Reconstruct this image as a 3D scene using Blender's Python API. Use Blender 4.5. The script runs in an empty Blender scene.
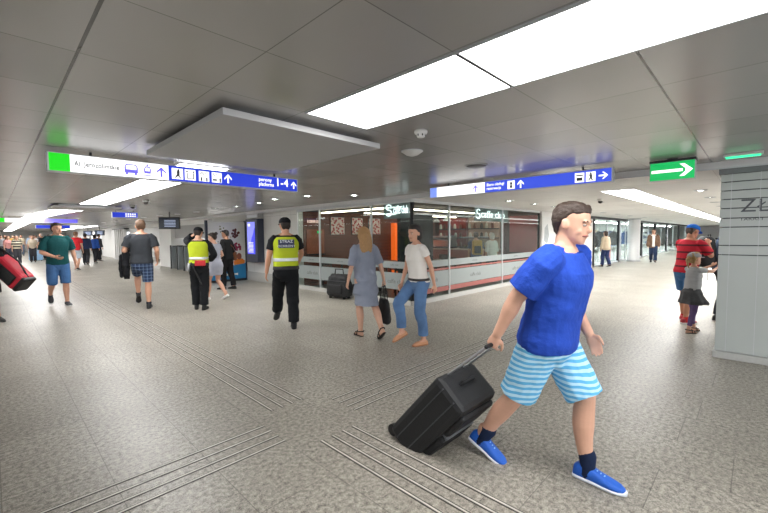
import bpy, bmesh, math, random
from mathutils import Vector as V, Matrix
random.seed(7)
SC = bpy.context.scene
COL = SC.collection
PI = math.pi
CEIL, SOFF = 2.40, 2.33
MATS = {}

# ------------------------------------------------------------------ materials
def lin(h):
    h = h.lstrip('#')
    c = [int(h[i:i+2], 16)/255 for i in (0, 2, 4)]
    return tuple(x/12.92 if x <= .04045 else ((x+.055)/1.055)**2.4 for x in c) + (1,)

def newmat(name):
    m = bpy.data.materials.new(name); m.use_nodes = True
    nt = m.node_tree; b = nt.nodes['Principled BSDF']
    return m, nt, b

def N(nt, typ, **kw):
    n = nt.nodes.new(typ)
    for k, v in kw.items():
        if k in n.inputs: n.inputs[k].default_value = v
        else: setattr(n, k, v)
    return n

def mathn(nt, op, a, b=None, c=None):
    n = nt.nodes.new('ShaderNodeMath'); n.operation = op
    for i, x in enumerate((a, b, c)):
        if x is None: continue
        if hasattr(x, 'links'): nt.links.new(x, n.inputs[i])
        else: n.inputs[i].default_value = x
    return n.outputs[0]

def mix(nt, fac, a, b):
    n = nt.nodes.new('ShaderNodeMix'); n.data_type = 'RGBA'
    for k, x in ((0, fac), (6, a), (7, b)):
        if hasattr(x, 'links'): nt.links.new(x, n.inputs[k])
        else: n.inputs[k].default_value = x
    return n.outputs[2]

def coords(nt):
    return nt.nodes.new('ShaderNodeTexCoord').outputs['Object']

def pm(name, col, rough=.6, metal=0., var=.12, scale=30., bump=.0, bscale=None, spec=.5, coat=0.):
    """plain procedural material: noise-varied colour and optional bump"""
    if name in MATS: return MATS[name]
    m, nt, b = newmat(name)
    c = lin(col); co = coords(nt)
    nz = N(nt, 'ShaderNodeTexNoise', Scale=scale, Detail=4.)
    nt.links.new(co, nz.inputs['Vector'])
    lo = tuple(x*(1-var) for x in c[:3])+(1,); hi = tuple(min(1, x*(1+var)) for x in c[:3])+(1,)
    nt.links.new(mix(nt, nz.outputs['Fac'], lo, hi), b.inputs['Base Color'])
    b.inputs['Roughness'].default_value = rough; b.inputs['Metallic'].default_value = metal
    b.inputs['Specular IOR Level'].default_value = spec; b.inputs['Coat Weight'].default_value = coat
    if bump:
        n2 = N(nt, 'ShaderNodeTexNoise', Scale=bscale or scale*3, Detail=5.)
        nt.links.new(co, n2.inputs['Vector'])
        bp = N(nt, 'ShaderNodeBump', Strength=bump, Distance=.01)
        nt.links.new(n2.outputs['Fac'], bp.inputs['Height']); nt.links.new(bp.outputs[0], b.inputs['Normal'])
    MATS[name] = m; return m

def cloth(name, col, var=.18, scale=9.):
    return pm(name, col, rough=.85, var=var, scale=scale, bump=.35, bscale=60., spec=.25)

def emis(name, col, strength):
    if name in MATS: return MATS[name]
    m, nt, b = newmat(name)
    b.inputs['Base Color'].default_value = lin(col)
    b.inputs['Emission Color'].default_value = lin(col); b.inputs['Emission Strength'].default_value = strength
    b.inputs['Roughness'].default_value = .4
    MATS[name] = m; return m

def stripes(name, cols, period, axis=2, rough=.8, wob=.0, duty=.5):
    if name in MATS: return MATS[name]
    m, nt, b = newmat(name); co = coords(nt)
    sp = nt.nodes.new('ShaderNodeSeparateXYZ'); nt.links.new(co, sp.inputs[0])
    z = sp.outputs[axis]
    if wob:
        nz = N(nt, 'ShaderNodeTexNoise', Scale=4.); nt.links.new(co, nz.inputs['Vector'])
        z = mathn(nt, 'ADD', z, mathn(nt, 'MULTIPLY', nz.outputs['Fac'], wob))
    f = mathn(nt, 'FRACT', mathn(nt, 'DIVIDE', z, period))
    g = mathn(nt, 'LESS_THAN', f, duty)
    nt.links.new(mix(nt, g, lin(cols[0]), lin(cols[1])), b.inputs['Base Color'])
    b.inputs['Roughness'].default_value = rough; b.inputs['Specular IOR Level'].default_value = .25
    MATS[name] = m; return m

def plaid(name, base, dark, light, p=.07):
    if name in MATS: return MATS[name]
    m, nt, b = newmat(name); co = coords(nt)
    sp = nt.nodes.new('ShaderNodeSeparateXYZ'); nt.links.new(co, sp.inputs[0])
    out = lin(base)
    for ax, col, dut, off in ((1, dark, .38, 0), (2, dark, .38, .02), (1, light, .09, .03), (2, light, .09, .05)):
        f = mathn(nt, 'FRACT', mathn(nt, 'DIVIDE', mathn(nt, 'ADD', sp.outputs[ax], off), p))
        g = mathn(nt, 'MULTIPLY', mathn(nt, 'LESS_THAN', f, dut), .6)
        out = mix(nt, g, out, lin(col))
    nt.links.new(out, b.inputs['Base Color']); b.inputs['Roughness'].default_value = .85
    MATS[name] = m; return m

def granite():
    m, nt, b = newmat('granite floor'); co = coords(nt)
    sp = nt.nodes.new('ShaderNodeSeparateXYZ'); nt.links.new(co, sp.inputs[0])
    n1 = N(nt, 'ShaderNodeTexNoise', Scale=110., Detail=4., Roughness=.8); nt.links.new(co, n1.inputs['Vector'])
    n2 = N(nt, 'ShaderNodeTexNoise', Scale=34., Detail=2.); nt.links.new(co, n2.inputs['Vector'])
    n3 = N(nt, 'ShaderNodeTexNoise', Scale=1.1, Detail=4.); nt.links.new(co, n3.inputs['Vector'])
    vr = N(nt, 'ShaderNodeTexVoronoi', Scale=120.); nt.links.new(co, vr.inputs['Vector'])
    r = N(nt, 'ShaderNodeValToRGB'); r.color_ramp.elements[0].position = .37; r.color_ramp.elements[1].position = .63
    r.color_ramp.elements[0].color = lin('#36322d'); r.color_ramp.elements[1].color = lin('#c4beb2')
    s = mathn(nt, 'ADD', mathn(nt, 'MULTIPLY', n1.outputs['Fac'], .62), mathn(nt, 'MULTIPLY', n2.outputs['Fac'], .38))
    nt.links.new(s, r.inputs['Fac'])
    c = mix(nt, mathn(nt, 'MULTIPLY', mathn(nt, 'LESS_THAN', vr.outputs['Distance'], .16), .35), r.outputs['Color'], lin('#2c2a28'))
    dirt = mathn(nt, 'MULTIPLY', mathn(nt, 'SUBTRACT', n3.outputs['Fac'], .35), .9)
    c = mix(nt, mathn(nt, 'MINIMUM', mathn(nt, 'MAXIMUM', dirt, 0.), .35), c, lin('#7d776c'))
    # slab joints: rows every .5 along X, slabs .9 long along Y, staggered
    row = mathn(nt, 'DIVIDE', mathn(nt, 'ADD', sp.outputs[0], .03), .505)
    fr = mathn(nt, 'FRACT', mathn(nt, 'ADD', row, 40.)); ri = mathn(nt, 'FLOOR', row)
    wn = N(nt, 'ShaderNodeTexWhiteNoise', noise_dimensions='1D'); nt.links.new(ri, wn.inputs['W'])
    yy = mathn(nt, 'ADD', mathn(nt, 'DIVIDE', sp.outputs[1], .92), mathn(nt, 'MULTIPLY', wn.outputs['Value'], 1.))
    fy = mathn(nt, 'FRACT', mathn(nt, 'ADD', yy, 40.)); yi = mathn(nt, 'FLOOR', yy)
    j = mathn(nt, 'MAXIMUM', mathn(nt, 'LESS_THAN', fr, .011), mathn(nt, 'LESS_THAN', fy, .006))
    wn2 = N(nt, 'ShaderNodeTexWhiteNoise', noise_dimensions='2D')
    cb = nt.nodes.new('ShaderNodeCombineXYZ'); nt.links.new(ri, cb.inputs[0]); nt.links.new(yi, cb.inputs[1]); nt.links.new(cb.outputs[0], wn2.inputs['Vector'])
    hs = N(nt, 'ShaderNodeHueSaturation'); nt.links.new(c, hs.inputs['Color'])
    nt.links.new(mathn(nt, 'ADD', .92, mathn(nt, 'MULTIPLY', wn2.outputs['Value'], .13)), hs.inputs['Value'])
    c = mix(nt, mathn(nt, 'MULTIPLY', j, .55), hs.outputs[0], lin('#35322e'))
    nt.links.new(c, b.inputs['Base Color'])
    nt.links.new(mathn(nt, 'ADD', .34, mathn(nt, 'MULTIPLY', n3.outputs['Fac'], .14)), b.inputs['Roughness'])
    b.inputs['Specular IOR Level'].default_value = .6
    bp = N(nt, 'ShaderNodeBump', Strength=.06, Distance=.002); nt.links.new(n1.outputs['Fac'], bp.inputs['Height']); nt.links.new(bp.outputs[0], b.inputs['Normal'])
    return m

def panels(name, col, x0, y0, px, py, rough, metal, line, lw=.005, strong=()):
    """sheet panels with thin joints on a grid (object coords X,Y)"""
    m, nt, b = newmat(name); co = coords(nt)
    sp = nt.nodes.new('ShaderNodeSeparateXYZ'); nt.links.new(co, sp.inputs[0])
    u = mathn(nt, 'ADD', mathn(nt, 'DIVIDE', mathn(nt, 'SUBTRACT', sp.outputs[0], x0), px), 60.)
    v = mathn(nt, 'ADD', mathn(nt, 'DIVIDE', mathn(nt, 'SUBTRACT', sp.outputs[1], y0), py), 60.)
    j = mathn(nt, 'MAXIMUM', mathn(nt, 'LESS_THAN', mathn(nt, 'FRACT', u), lw/px), mathn(nt, 'LESS_THAN', mathn(nt, 'FRACT', v), lw/py))
    cb = nt.nodes.new('ShaderNodeCombineXYZ'); nt.links.new(mathn(nt, 'FLOOR', u), cb.inputs[0]); nt.links.new(mathn(nt, 'FLOOR', v), cb.inputs[1])
    wn = N(nt, 'ShaderNodeTexWhiteNoise', noise_dimensions='2D'); nt.links.new(cb.outputs[0], wn.inputs['Vector'])
    hs = N(nt, 'ShaderNodeHueSaturation'); hs.inputs['Color'].default_value = lin(col)
    nz = N(nt, 'ShaderNodeTexNoise', Scale=1.4, Detail=3.); nt.links.new(co, nz.inputs['Vector'])
    nt.links.new(mathn(nt, 'ADD', mathn(nt, 'ADD', .86, mathn(nt, 'MULTIPLY', wn.outputs['Value'], .12)), mathn(nt, 'MULTIPLY', nz.outputs['Fac'], .10)), hs.inputs['Value'])
    f = mathn(nt, 'MULTIPLY', j, .6)
    for ax, pos, w in strong:
        g = mathn(nt, 'LESS_THAN', mathn(nt, 'ABSOLUTE', mathn(nt, 'SUBTRACT', sp.outputs[ax], pos)), w)
        f = mathn(nt, 'MAXIMUM', f, mathn(nt, 'MULTIPLY', g, .9))
    nt.links.new(mix(nt, f, hs.outputs[0], lin(line)), b.inputs['Base Color'])
    b.inputs['Metallic'].default_value = metal
    b.inputs['Roughness'].default_value = rough
    return m

def glassy(name, tint='#eaf2f0', gloss=.02, ior=1.45, opac=.005):
    m = bpy.data.materials.new(name); m.use_nodes = True; nt = m.node_tree
    nt.nodes.clear()
    o = nt.nodes.new('ShaderNodeOutputMaterial')
    t = N(nt, 'ShaderNodeBsdfTransparent', Color=lin(tint)); g = N(nt, 'ShaderNodeBsdfGlossy', Roughness=gloss)
    d = N(nt, 'ShaderNodeBsdfDiffuse', Color=lin('#cfd6d6'))
    lw = N(nt, 'ShaderNodeLayerWeight', Blend=.5); fz = mathn(nt, 'ADD', .02, mathn(nt, 'MULTIPLY', .45, mathn(nt, 'POWER', lw.outputs['Facing'], 5.)))
    a = nt.nodes.new('ShaderNodeMixShader'); nt.links.new(fz, a.inputs[0]); nt.links.new(t.outputs[0], a.inputs[1]); nt.links.new(g.outputs[0], a.inputs[2])
    z = nt.nodes.new('ShaderNodeMixShader'); z.inputs[0].default_value = opac
    nz = N(nt, 'ShaderNodeTexNoise', Scale=2.); nt.links.new(coords(nt), nz.inputs['Vector'])
    nt.links.new(mathn(nt, 'MULTIPLY', nz.outputs['Fac'], opac*2), z.inputs[0])
    nt.links.new(a.outputs[0], z.inputs[1]); nt.links.new(d.outputs[0], z.inputs[2]); nt.links.new(z.outputs[0], o.inputs[0])
    return m

def tiles(name, col, line, w, h, rough=.35, ax='YZ'):
    m, nt, b = newmat(name); co = coords(nt)
    sp = nt.nodes.new('ShaderNodeSeparateXYZ'); nt.links.new(co, sp.inputs[0])
    cb = nt.nodes.new('ShaderNodeCombineXYZ')
    nt.links.new(sp.outputs['XYZ'.index(ax[0])], cb.inputs[0]); nt.links.new(sp.outputs['XYZ'.index(ax[1])], cb.inputs[1])
    br = N(nt, 'ShaderNodeTexBrick', Scale=1.); br.inputs['Brick Width'].default_value = w; br.inputs['Row Height'].default_value = h
    br.inputs['Mortar Size'].default_value = .006; br.offset = 0
    c = lin(col); br.inputs['Color1'].default_value = c; br.inputs['Color2'].default_value = tuple(x*.93 for x in c[:3])+(1,); br.inputs['Mortar'].default_value = lin(line)
    nt.links.new(cb.outputs[0], br.inputs['Vector'])
    nz = N(nt, 'ShaderNodeTexNoise', Scale=2.5, Detail=5.); nt.links.new(co, nz.inputs['Vector'])
    nt.links.new(mix(nt, mathn(nt, 'MULTIPLY', nz.outputs['Fac'], .25), br.outputs['Color'], lin(line)), b.inputs['Base Color'])
    b.inputs['Roughness'].default_value = rough
    return m

def vor(name, c0, c1, scale, thr=.3):
    m, nt, b = newmat(name); co = coords(nt)
    vr = N(nt, 'ShaderNodeTexVoronoi', Scale=scale); nt.links.new(co, vr.inputs['Vector'])
    nt.links.new(mix(nt, mathn(nt, 'LESS_THAN', vr.outputs['Distance'], thr), lin(c0), lin(c1)), b.inputs['Base Color'])
    b.inputs['Roughness'].default_value = .5
    return m

# ------------------------------------------------------------------ mesh helpers
def frame(d, hint=V((0, 0, 1))):
    d = d.normalized()
    if abs(d.dot(hint)) > .97: hint = V((1, 0, 0)) if abs(d.x) < .9 else V((0, 1, 0))
    a = hint.cross(d).normalized(); b = d.cross(a).normalized()
    return a, b, d

class MB:
    def __init__(self): self.v = []; self.f = []
    def add(self, vs, fs):
        k = len(self.v); self.v += [V(p) for p in vs]; self.f += [tuple(i+k for i in f) for f in fs]; return self
    def box(self, x0, x1, y0, y1, z0, z1, M=None):
        vs = [V((x, y, z)) for z in (z0, z1) for y in (y0, y1) for x in (x0, x1)]
        if M: vs = [M @ p for p in vs]
        return self.add(vs, [(0, 2, 3, 1), (4, 5, 7, 6), (0, 1, 5, 4), (2, 6, 7, 3), (0, 4, 6, 2), (1, 3, 7, 5)])
    def loft(self, rings):
        n = len(rings[0]); vs = [p for r in rings for p in r]; fs = []
        for i in range(len(rings)-1):
            for j in range(n):
                k = (j+1) % n
                fs.append((i*n+j, i*n+k, (i+1)*n+k, (i+1)*n+j))
        fs.append(tuple(range(n))[::-1]); fs.append(tuple((len(rings)-1)*n+j for j in range(n)))
        return self.add(vs, fs)
    def tube(self, pts, rad, n=12, hint=V((0, 0, 1)), flat=1., caps=True):
        """round tube along pts with per-point radius (or (ra, rb)); ends rounded"""
        pts = [V(p) for p in pts]; m = len(pts)
        rad = [rad]*m if not isinstance(rad, (list, tuple)) else list(rad)
        rad = [(r, r*flat) if not isinstance(r, tuple) else r for r in rad]
        T = []
        for i in range(m):
            t = (pts[min(i+1, m-1)]-pts[max(i-1, 0)]); T.append(t.normalized() if t.length > 1e-9 else V((0, 0, 1)))
        P = list(zip(pts, rad, T))
        if caps:
            r0 = min(rad[0]); r1 = min(rad[-1])
            P = [(pts[0]-T[0]*r0*.85, tuple(x*.45 for x in rad[0]), T[0]), (pts[0]-T[0]*r0*.5, tuple(x*.85 for x in rad[0]), T[0])] + P + \
                [(pts[-1]+T[-1]*r1*.5, tuple(x*.85 for x in rad[-1]), T[-1]), (pts[-1]+T[-1]*r1*.85, tuple(x*.45 for x in rad[-1]), T[-1])]
        rings = []; pa = None
        for p, (ra, rb), t in P:
            if pa is None: a, b, _ = frame(t, hint)
            else:
                a = pa-t*pa.dot(t); a.normalize(); b = t.cross(a)
            pa = a
            rings.append([p+a*(ra*math.cos(2*PI*j/n))+b*(rb*math.sin(2*PI*j/n)) for j in range(n)])
        return self.loft(rings)
    def cyl(self, p0, p1, r0, r1=None, n=16):
        r1 = r0 if r1 is None else r1
        p0, p1 = V(p0), V(p1); a, b, _ = frame(p1-p0)
        return self.loft([[p+a*(r*math.cos(2*PI*j/n))+b*(r*math.sin(2*PI*j/n)) for j in range(n)] for p, r in ((p0, r0), (p1, r1))])
    def lathe(self, c, prof, n=20):
        c = V(c)
        return self.loft([[c+V((r*math.cos(2*PI*j/n), r*math.sin(2*PI*j/n), z)) for j in range(n)] for r, z in prof])
    def ell(self, c, r, M=None, n=16, m=9):
        c = V(c); rings = []
        for i in range(m+1):
            th = PI*(i/m*.98+.01)
            ring = []
            for j in range(n):
                q = V((r[0]*math.sin(th)*math.cos(2*PI*j/n), r[1]*math.sin(th)*math.sin(2*PI*j/n), -r[2]*math.cos(th)))
                ring.append(c+(M @ q if M else q))
            rings.append(ring)
        return self.loft(rings)
    def poly(self, pts, O, R, U, d=.004):
        """flat outline in (u,v) raised d along R x U"""
        O, R, U = V(O), V(R), V(U); nn = R.cross(U).normalized()
        a = sum(pts[i][0]*pts[(i+1) % len(pts)][1]-pts[(i+1) % len(pts)][0]*pts[i][1] for i in range(len(pts)))
        if a < 0: pts = pts[::-1]
        lo = [O+R*u+U*v for u, v in pts]; hi = [p+nn*d for p in lo]
        return self.loft([lo, hi])
    def mesh(self, name):
        me = bpy.data.meshes.new(name); me.from_pydata([tuple(p) for p in self.v], [], self.f); me.update()
        return me
    def build(self, name, mat, parent=None, smooth=False, bevel=0., loc=None):
        me = self.mesh(name)
        bm = bmesh.new(); bm.from_mesh(me); bmesh.ops.recalc_face_normals(bm, faces=bm.faces); bm.to_mesh(me); bm.free()
        o = bpy.data.objects.new(name, me); COL.objects.link(o); me.materials.append(mat)
        if smooth:
            for p in me.polygons: p.use_smooth = True
        if bevel:
            md = o.modifiers.new('bevel', 'BEVEL'); md.width = bevel; md.segments = 2; md.limit_method = 'ANGLE'
        if parent: o.parent = parent
        if loc: o.location = loc
        return o

CLOUD = {}
def cloudtex(s):
    if s not in CLOUD:
        t = bpy.data.textures.new('folds%g' % s, 'CLOUDS'); t.noise_scale = s; t.noise_depth = 2; CLOUD[s] = t
    return CLOUD[s]

def fuse(mb, name, mat, parent, vox=.008, smooth=3, fold=0., fscale=.12):
    """union of overlapping closed shells as ONE continuous skin"""
    me = mb.mesh(name)
    bm = bmesh.new(); bm.from_mesh(me); bmesh.ops.recalc_face_normals(bm, faces=bm.faces); bm.to_mesh(me); bm.free()
    t = bpy.data.objects.new('tmp', me); COL.objects.link(t)
    r = t.modifiers.new('r', 'REMESH'); r.mode = 'VOXEL'; r.voxel_size = vox; r.use_smooth_shade = True
    s = t.modifiers.new('s', 'SMOOTH'); s.factor = .5; s.iterations = smooth
    if fold:
        d = t.modifiers.new('d', 'DISPLACE'); d.texture = cloudtex(fscale); d.strength = fold; d.mid_level = .5; d.texture_coords = 'LOCAL'
    dg = bpy.context.evaluated_depsgraph_get(); dg.update()
    nm = bpy.data.meshes.new_from_object(t.evaluated_get(dg)); nm.name = name
    bpy.data.objects.remove(t); bpy.data.meshes.remove(me)
    nm.materials.clear(); nm.materials.append(mat)
    for p in nm.polygons: p.use_smooth = True
    o = bpy.data.objects.new(name, nm); COL.objects.link(o)
    if parent: o.parent = parent
    return o

def tag(o, label, cat, group=None, kind=None):
    if label: o['label'] = label
    if cat: o['category'] = cat
    if group: o['group'] = group
    if kind: o['kind'] = kind
    return o

def thing(name, label, cat, loc=(0, 0, 0), rz=0., group=None):
    o = bpy.data.objects.new(name, None); COL.objects.link(o); o.empty_display_size = .1
    o.location = loc; o.rotation_euler = (0, 0, rz)
    return tag(o, label, cat, group)

def struct(o): o['kind'] = 'structure'; return o

def text(s, size, O, R, U, mat, parent, name='lettering', align='LEFT', ext=.002, xs=1., bold=0.):
    c = bpy.data.curves.new(name, 'FONT'); c.body = s; c.size = size; c.extrude = ext; c.align_x = align; c.align_y = 'BOTTOM_BASELINE' if False else 'BOTTOM'
    c.resolution_u = 3; c.offset = bold*size; c.space_character = 1.08
    R, U = V(R).normalized(), V(U).normalized(); n = R.cross(U)
    t = bpy.data.objects.new('tmp', c); COL.objects.link(t)
    dg = bpy.context.evaluated_depsgraph_get(); dg.update()
    me = bpy.data.meshes.new_from_object(t.evaluated_get(dg)); me.name = name
    bpy.data.objects.remove(t); bpy.data.curves.remove(c)
    M = Matrix(((R.x*xs, U.x, n.x, O[0]), (R.y*xs, U.y, n.y, O[1]), (R.z*xs, U.z, n.z, O[2]), (0, 0, 0, 1)))
    me.transform(M); me.materials.clear(); me.materials.append(mat)
    o = bpy.data.objects.new(name, me); COL.objects.link(o)
    if parent: o.parent = parent
    return o
# ------------------------------------------------------------------ people
def lerp(a, b, t): return a+(b-a)*t
def interp(tab, z):
    if z <= tab[0][0]: return tab[0][1:]
    for p, q in zip(tab, tab[1:]):
        if z <= q[0]:
            t = (z-p[0])/(q[0]-p[0]); t = t*t*(3-2*t)*.35+t*.65
            return tuple(lerp(a, b, t) for a, b in zip(p[1:], q[1:]))
    return tab[-1][1:]

# z, half width, half depth, forward offset (standing height 1.75)
TORSO_M = [(.78, .075, .075, -.005), (.84, .155, .105, -.012), (.92, .170, .118, -.015), (1.00, .160, .110, -.006), (1.08, .148, .102, .004), (1.18, .154, .108, .006),
           (1.28, .168, .116, .006), (1.36, .176, .114, .0), (1.42, .160, .095, -.008), (1.46, .105, .075, -.014), (1.50, .062, .062, -.014)]
TORSO_F = [(.78, .080, .075, -.005), (.84, .160, .110, -.014), (.92, .175, .122, -.020), (1.00, .158, .108, -.008), (1.08, .128, .090, .004), (1.18, .136, .098, .006),
           (1.27, .148, .122, .018), (1.34, .152, .108, .006), (1.41, .140, .085, -.006), (1.45, .095, .066, -.012), (1.49, .052, .054, -.012)]
HEADP = [(.0, .020, .088, .045), (.012, .036, .094, .0), (.035, .052, .095, -.045), (.06, .061, .095, -.068), (.09, .069, .095, -.086), (.12, .0735, .093, -.096), (.15, .0765, .095, -.101),
         (.175, .075, .089, -.098), (.198, .064, .070, -.083), (.214, .045, .044, -.058), (.225, .018, .010, -.028)]

def two_bone(a, c, l1, l2, pole):
    d = c-a; L = d.length
    if L > (l1+l2)*.995: c = a+d*((l1+l2)*.995/L); d = c-a; L = d.length
    L = max(L, abs(l1-l2)*1.02+.01)
    x = (l1*l1-l2*l2+L*L)/(2*L); h = math.sqrt(max(0, l1*l1-x*x))
    u = d.normalized(); p = pole-u*pole.dot(u)
    p = p.normalized() if p.length > 1e-6 else V((1, 0, 0))
    return a+u*x+p*h, c

def rotx(v, ang): # pitch about lateral axis: + tips forward
    c, s = math.cos(ang), math.sin(ang); return V((v.x*c+v.z*s, v.y, -v.x*s+v.z*c))
def rotz(v, ang):
    c, s = math.cos(ang), math.sin(ang); return V((v.x*c-v.y*s, v.x*s+v.y*c, v.z))
R = math.radians

class Human:
    def __init__(s, label, loc, heading, H=1.75, sex='m', feet=None, lean=3., side=0., hipyaw=0., shyaw=0., hands=None, elbows=None, head=(0., 0.), fat=1., vox=.0085,
                 skin='#c99c82', child=False, drop=None, curl=(25, 25)):
        s.sex, s.fat, s.vox = sex, fat, vox; k = s.k = H/1.75
        s.T = TORSO_M if sex == 'm' else TORSO_F
        s.child = child
        feet = feet or ((.0, .10, 0, 0, 6), (.0, -.10, 0, 0, -6))   # x, y, lift, heel pitch, toe yaw (metres)
        s.w = 1. if sex == 'm' else .93
        # feet
        s.foot = []
        for (x, y, l, p, yw) in feet:
            ball = V((x/k, y/k, 0))+rotz(V((.12, 0, 0)), R(yw))
            off = rotz(rotx(V((-.12, 0, .085)), R(p)), R(yw))
            s.foot.append((ball+off+V((0, 0, l/k)), R(p), R(yw)))
        px = drop[0]/k if drop else sum(f[0].x for f in s.foot)/2 if len(s.foot) == 2 and max(f[2] for f in feet) == 0 else min(s.foot, key=lambda f: f[0].z)[0].x*.75+.25*sum(f[0].x for f in s.foot)/2
        py = sum(f[0].y for f in s.foot)/2
        s.L1, s.L2 = .425, .425
        pz = .935
        for sg, (a, _, _) in zip((1, -1), s.foot):
            if a.z > .16 : continue
            h = math.hypot(a.x-px, a.y-(py+sg*.09)); pz = min(pz, a.z+math.sqrt(max(.1, (.845**2)-h*h)))
        s.P = V((px, py, pz)); s.lean, s.side, s.hy, s.sy = R(lean), R(side), R(hipyaw), R(shyaw)
        s.hip = [s.P+rotz(V((0, sg*.088, 0)), s.hy) for sg in (1, -1)]
        s.knee = []
        for i in (0, 1):
            a, p, yw = s.foot[i]
            kn, c = two_bone(s.hip[i], a, s.L1, s.L2, rotz(V((1, 0, .15)), yw*.6+s.hy*.4)); s.foot[i] = (c, p, yw); s.knee.append(kn)
        # arms
        sw = .180*s.w*(1+(fat-1)*.4)
        s.sh = [s.sp(1.425, 0, sg*sw) for sg in (1, -1)]
        hands = hands or (None, None); elbows = elbows or (None, None)
        s.el, s.wr = [], []
        for i, sg in enumerate((1, -1)):
            if hands[i] is None: t = s.sh[i]+V((.05, sg*(.055+.05*(fat-1)), -.53))
            else: t = V(hands[i])/k
            pole = V(elbows[i]) if elbows[i] else V((-1, sg*.35, -.25))
            e, wv = two_bone(s.sh[i], t, .285, .255, pole); s.el.append(e); s.wr.append(wv)
        s.curl = curl
        s.hyaw, s.hpitch = R(head[0]), R(head[1])
        s.hk = 1.22 if child else 1.   # a child's head is larger for its height
        # build body
        b = MB(); s.torso(b, .0, .78, 1.50)
        for i in (0, 1): s.leg(b, i, 0.); s.arm(b, i, 0.); s.hand(b, i); s.footmesh(b, i)
        s.headmesh(b)
        for p in range(len(b.v)): b.v[p] = b.v[p]*k
        s.skin = pm('skin '+skin, skin, rough=.5, var=.08, scale=20., bump=.05)
        s.o = fuse(b, 'person', s.skin, None, vox=vox, smooth=2)
        s.o.location = loc; s.o.rotation_euler = (0, 0, R(heading))
        tag(s.o, label, 'person')
        s.face()
    # --- frames
    def sp(s, z, fx, ly):
        """point on the posed spine: standing height z, forward fx, left ly"""
        t = z-.935
        if t < 0: return s.P+rotz(V((fx, ly, t)), s.hy)
        u = min(1, t/.35); a = s.lean*(.4+.6*u)
        q = rotx(V((fx, ly, t)), a)
        q = V((q.x, q.y+math.sin(s.side)*t, q.z))
        return s.P+rotz(q, lerp(s.hy, s.sy, u))
    def torso(s, b, off, z0, z1, n=24, wfac=1., hang=0.):
        rings = []; m = max(4, int((z1-z0)/.035))
        for i in range(m+1):
            z = lerp(z0, z1, i/m); w, d, f = interp(s.T, z)
            fat = s.fat if z < 1.12 else lerp(s.fat, 1+(s.fat-1)*.35, min(1, (z-1.12)/.3))
            w *= (1+(fat-1)*.75); dd = d*fat; f2 = f+(dd-d)*.55
            if hang and z < 1.2:   # loose cloth hangs from the chest instead of following the waist
                w = max(w, .150*hang*(1+(s.fat-1)*.75)); dd = max(dd, .108*hang)
            w, dd = w*wfac+off, dd*wfac+off
            ring = []
            for j in range(n):
                t = 2*PI*j/n; c, q = math.cos(t), math.sin(t)
                e = .86
                ring.append(s.sp(z, f2+dd*math.copysign(abs(c)**e, c), w*math.copysign(abs(q)**e, q)))
            rings.append(ring)
        b.loft(rings)
    def leg(s, b, i, off, upto=2., loose=0., start=-.12, cut=False):
        hp, kn, an = s.hip[i], s.knee[i], s.foot[i][0]; F = (s.fat-1)*.6+1; g = .96 if s.sex == 'm' else 1.
        ch = .92 if s.child else 1.
        prof = [(-.12, .070), (.0, .094), (.25, .086), (.6, .069), (.92, .056), (1.06, .052), (1.25, .055), (1.4, .056), (1.65, .044), (1.9, .035), (2., .034)]
        pts, rad = [], []
        m = max(5, int((upto-start)/.1))
        for q in range(m+1):
            t = lerp(start, upto, q/m)
            if t <= 1: p = lerp(hp, kn, t) if t >= 0 else hp+V((0, 0, -t*.4))
            else: p = lerp(kn, an, t-1)
            r = interp(prof, t)[0]*F*g*ch
            if t > 1: p = p-V((.018*math.sin(min(1, (t-1))*PI), 0, 0))
            if loose and t > .1: r = max(r, lerp(.088, .074, min(1, t))*F)*loose if t < 1.3 else max(r, .064*F*loose)
            pts.append(p); rad.append(r+off)
        b.tube(pts, rad, n=16, caps=not cut, hint=V((0, 1, 0)))
    def arm(s, b, i, off, upto=2., loose=0., cut=False):
        sh, el, wr = s.sh[i], s.el[i], s.wr[i]; F = (s.fat-1)*.7+1; g = 1. if s.sex == 'm' else .82
        sg = 1 if i == 0 else -1
        inn = s.sp(1.39, 0, sg*.10)
        prof = [(-.2, .052), (0., .058), (.3, .050), (.7, .044), (1., .039), (1.3, .041), (1.7, .030), (2., .026)]
        pts, rad = [inn], [.046*g*F+off*.8]
        m = max(3, int(upto/.1))
        for q in range(m+1):
            t = lerp(0, upto, q/m)
            p = lerp(sh, el, t) if t <= 1 else lerp(el, wr, t-1)
            r = interp(prof, t)[0]*F*g
            if loose: r = lerp(r, max(r, .050*g*F)*loose, min(1, max(0, t/.5)))
            pts.append(p); rad.append(r+off)
        b.tube(pts, rad, n=14, caps=not cut)
        b.tube([s.sp(1.50 if not off else 1.468, -.01, sg*.03), s.sp(1.465 if not off else 1.455, -.01, sg*.10), sh], [.034+off*.7, .034*g+off*.7, .040*g*F+off*.6], n=10)
    def hand(s, b, i):
        sg = 1 if i == 0 else -1; w, e = s.wr[i], s.el[i]
        d = (w-e).normalized(); hint = V((1, 0, .9))
        th = hint-d*hint.dot(d); th = th.normalized() if th.length > .1 else V((0, 0, 1))
        nrm = d.cross(th).normalized()
        if nrm.y*sg > 0: nrm = -nrm                     # palm faces the body
        g = 1. if s.sex == 'm' else .9
        if s.child: g *= .95
        b.tube([w-d*.02, w+d*.02, w+d*.055, w+d*.088], [(.024*g, .020*g), (.031*g, .017*g), (.040*g, .016*g), (.038*g, .013*g)], n=12, hint=nrm)
        # tube's first axis is hint x d = along the thumb side
        c = R(s.curl[i])
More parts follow.
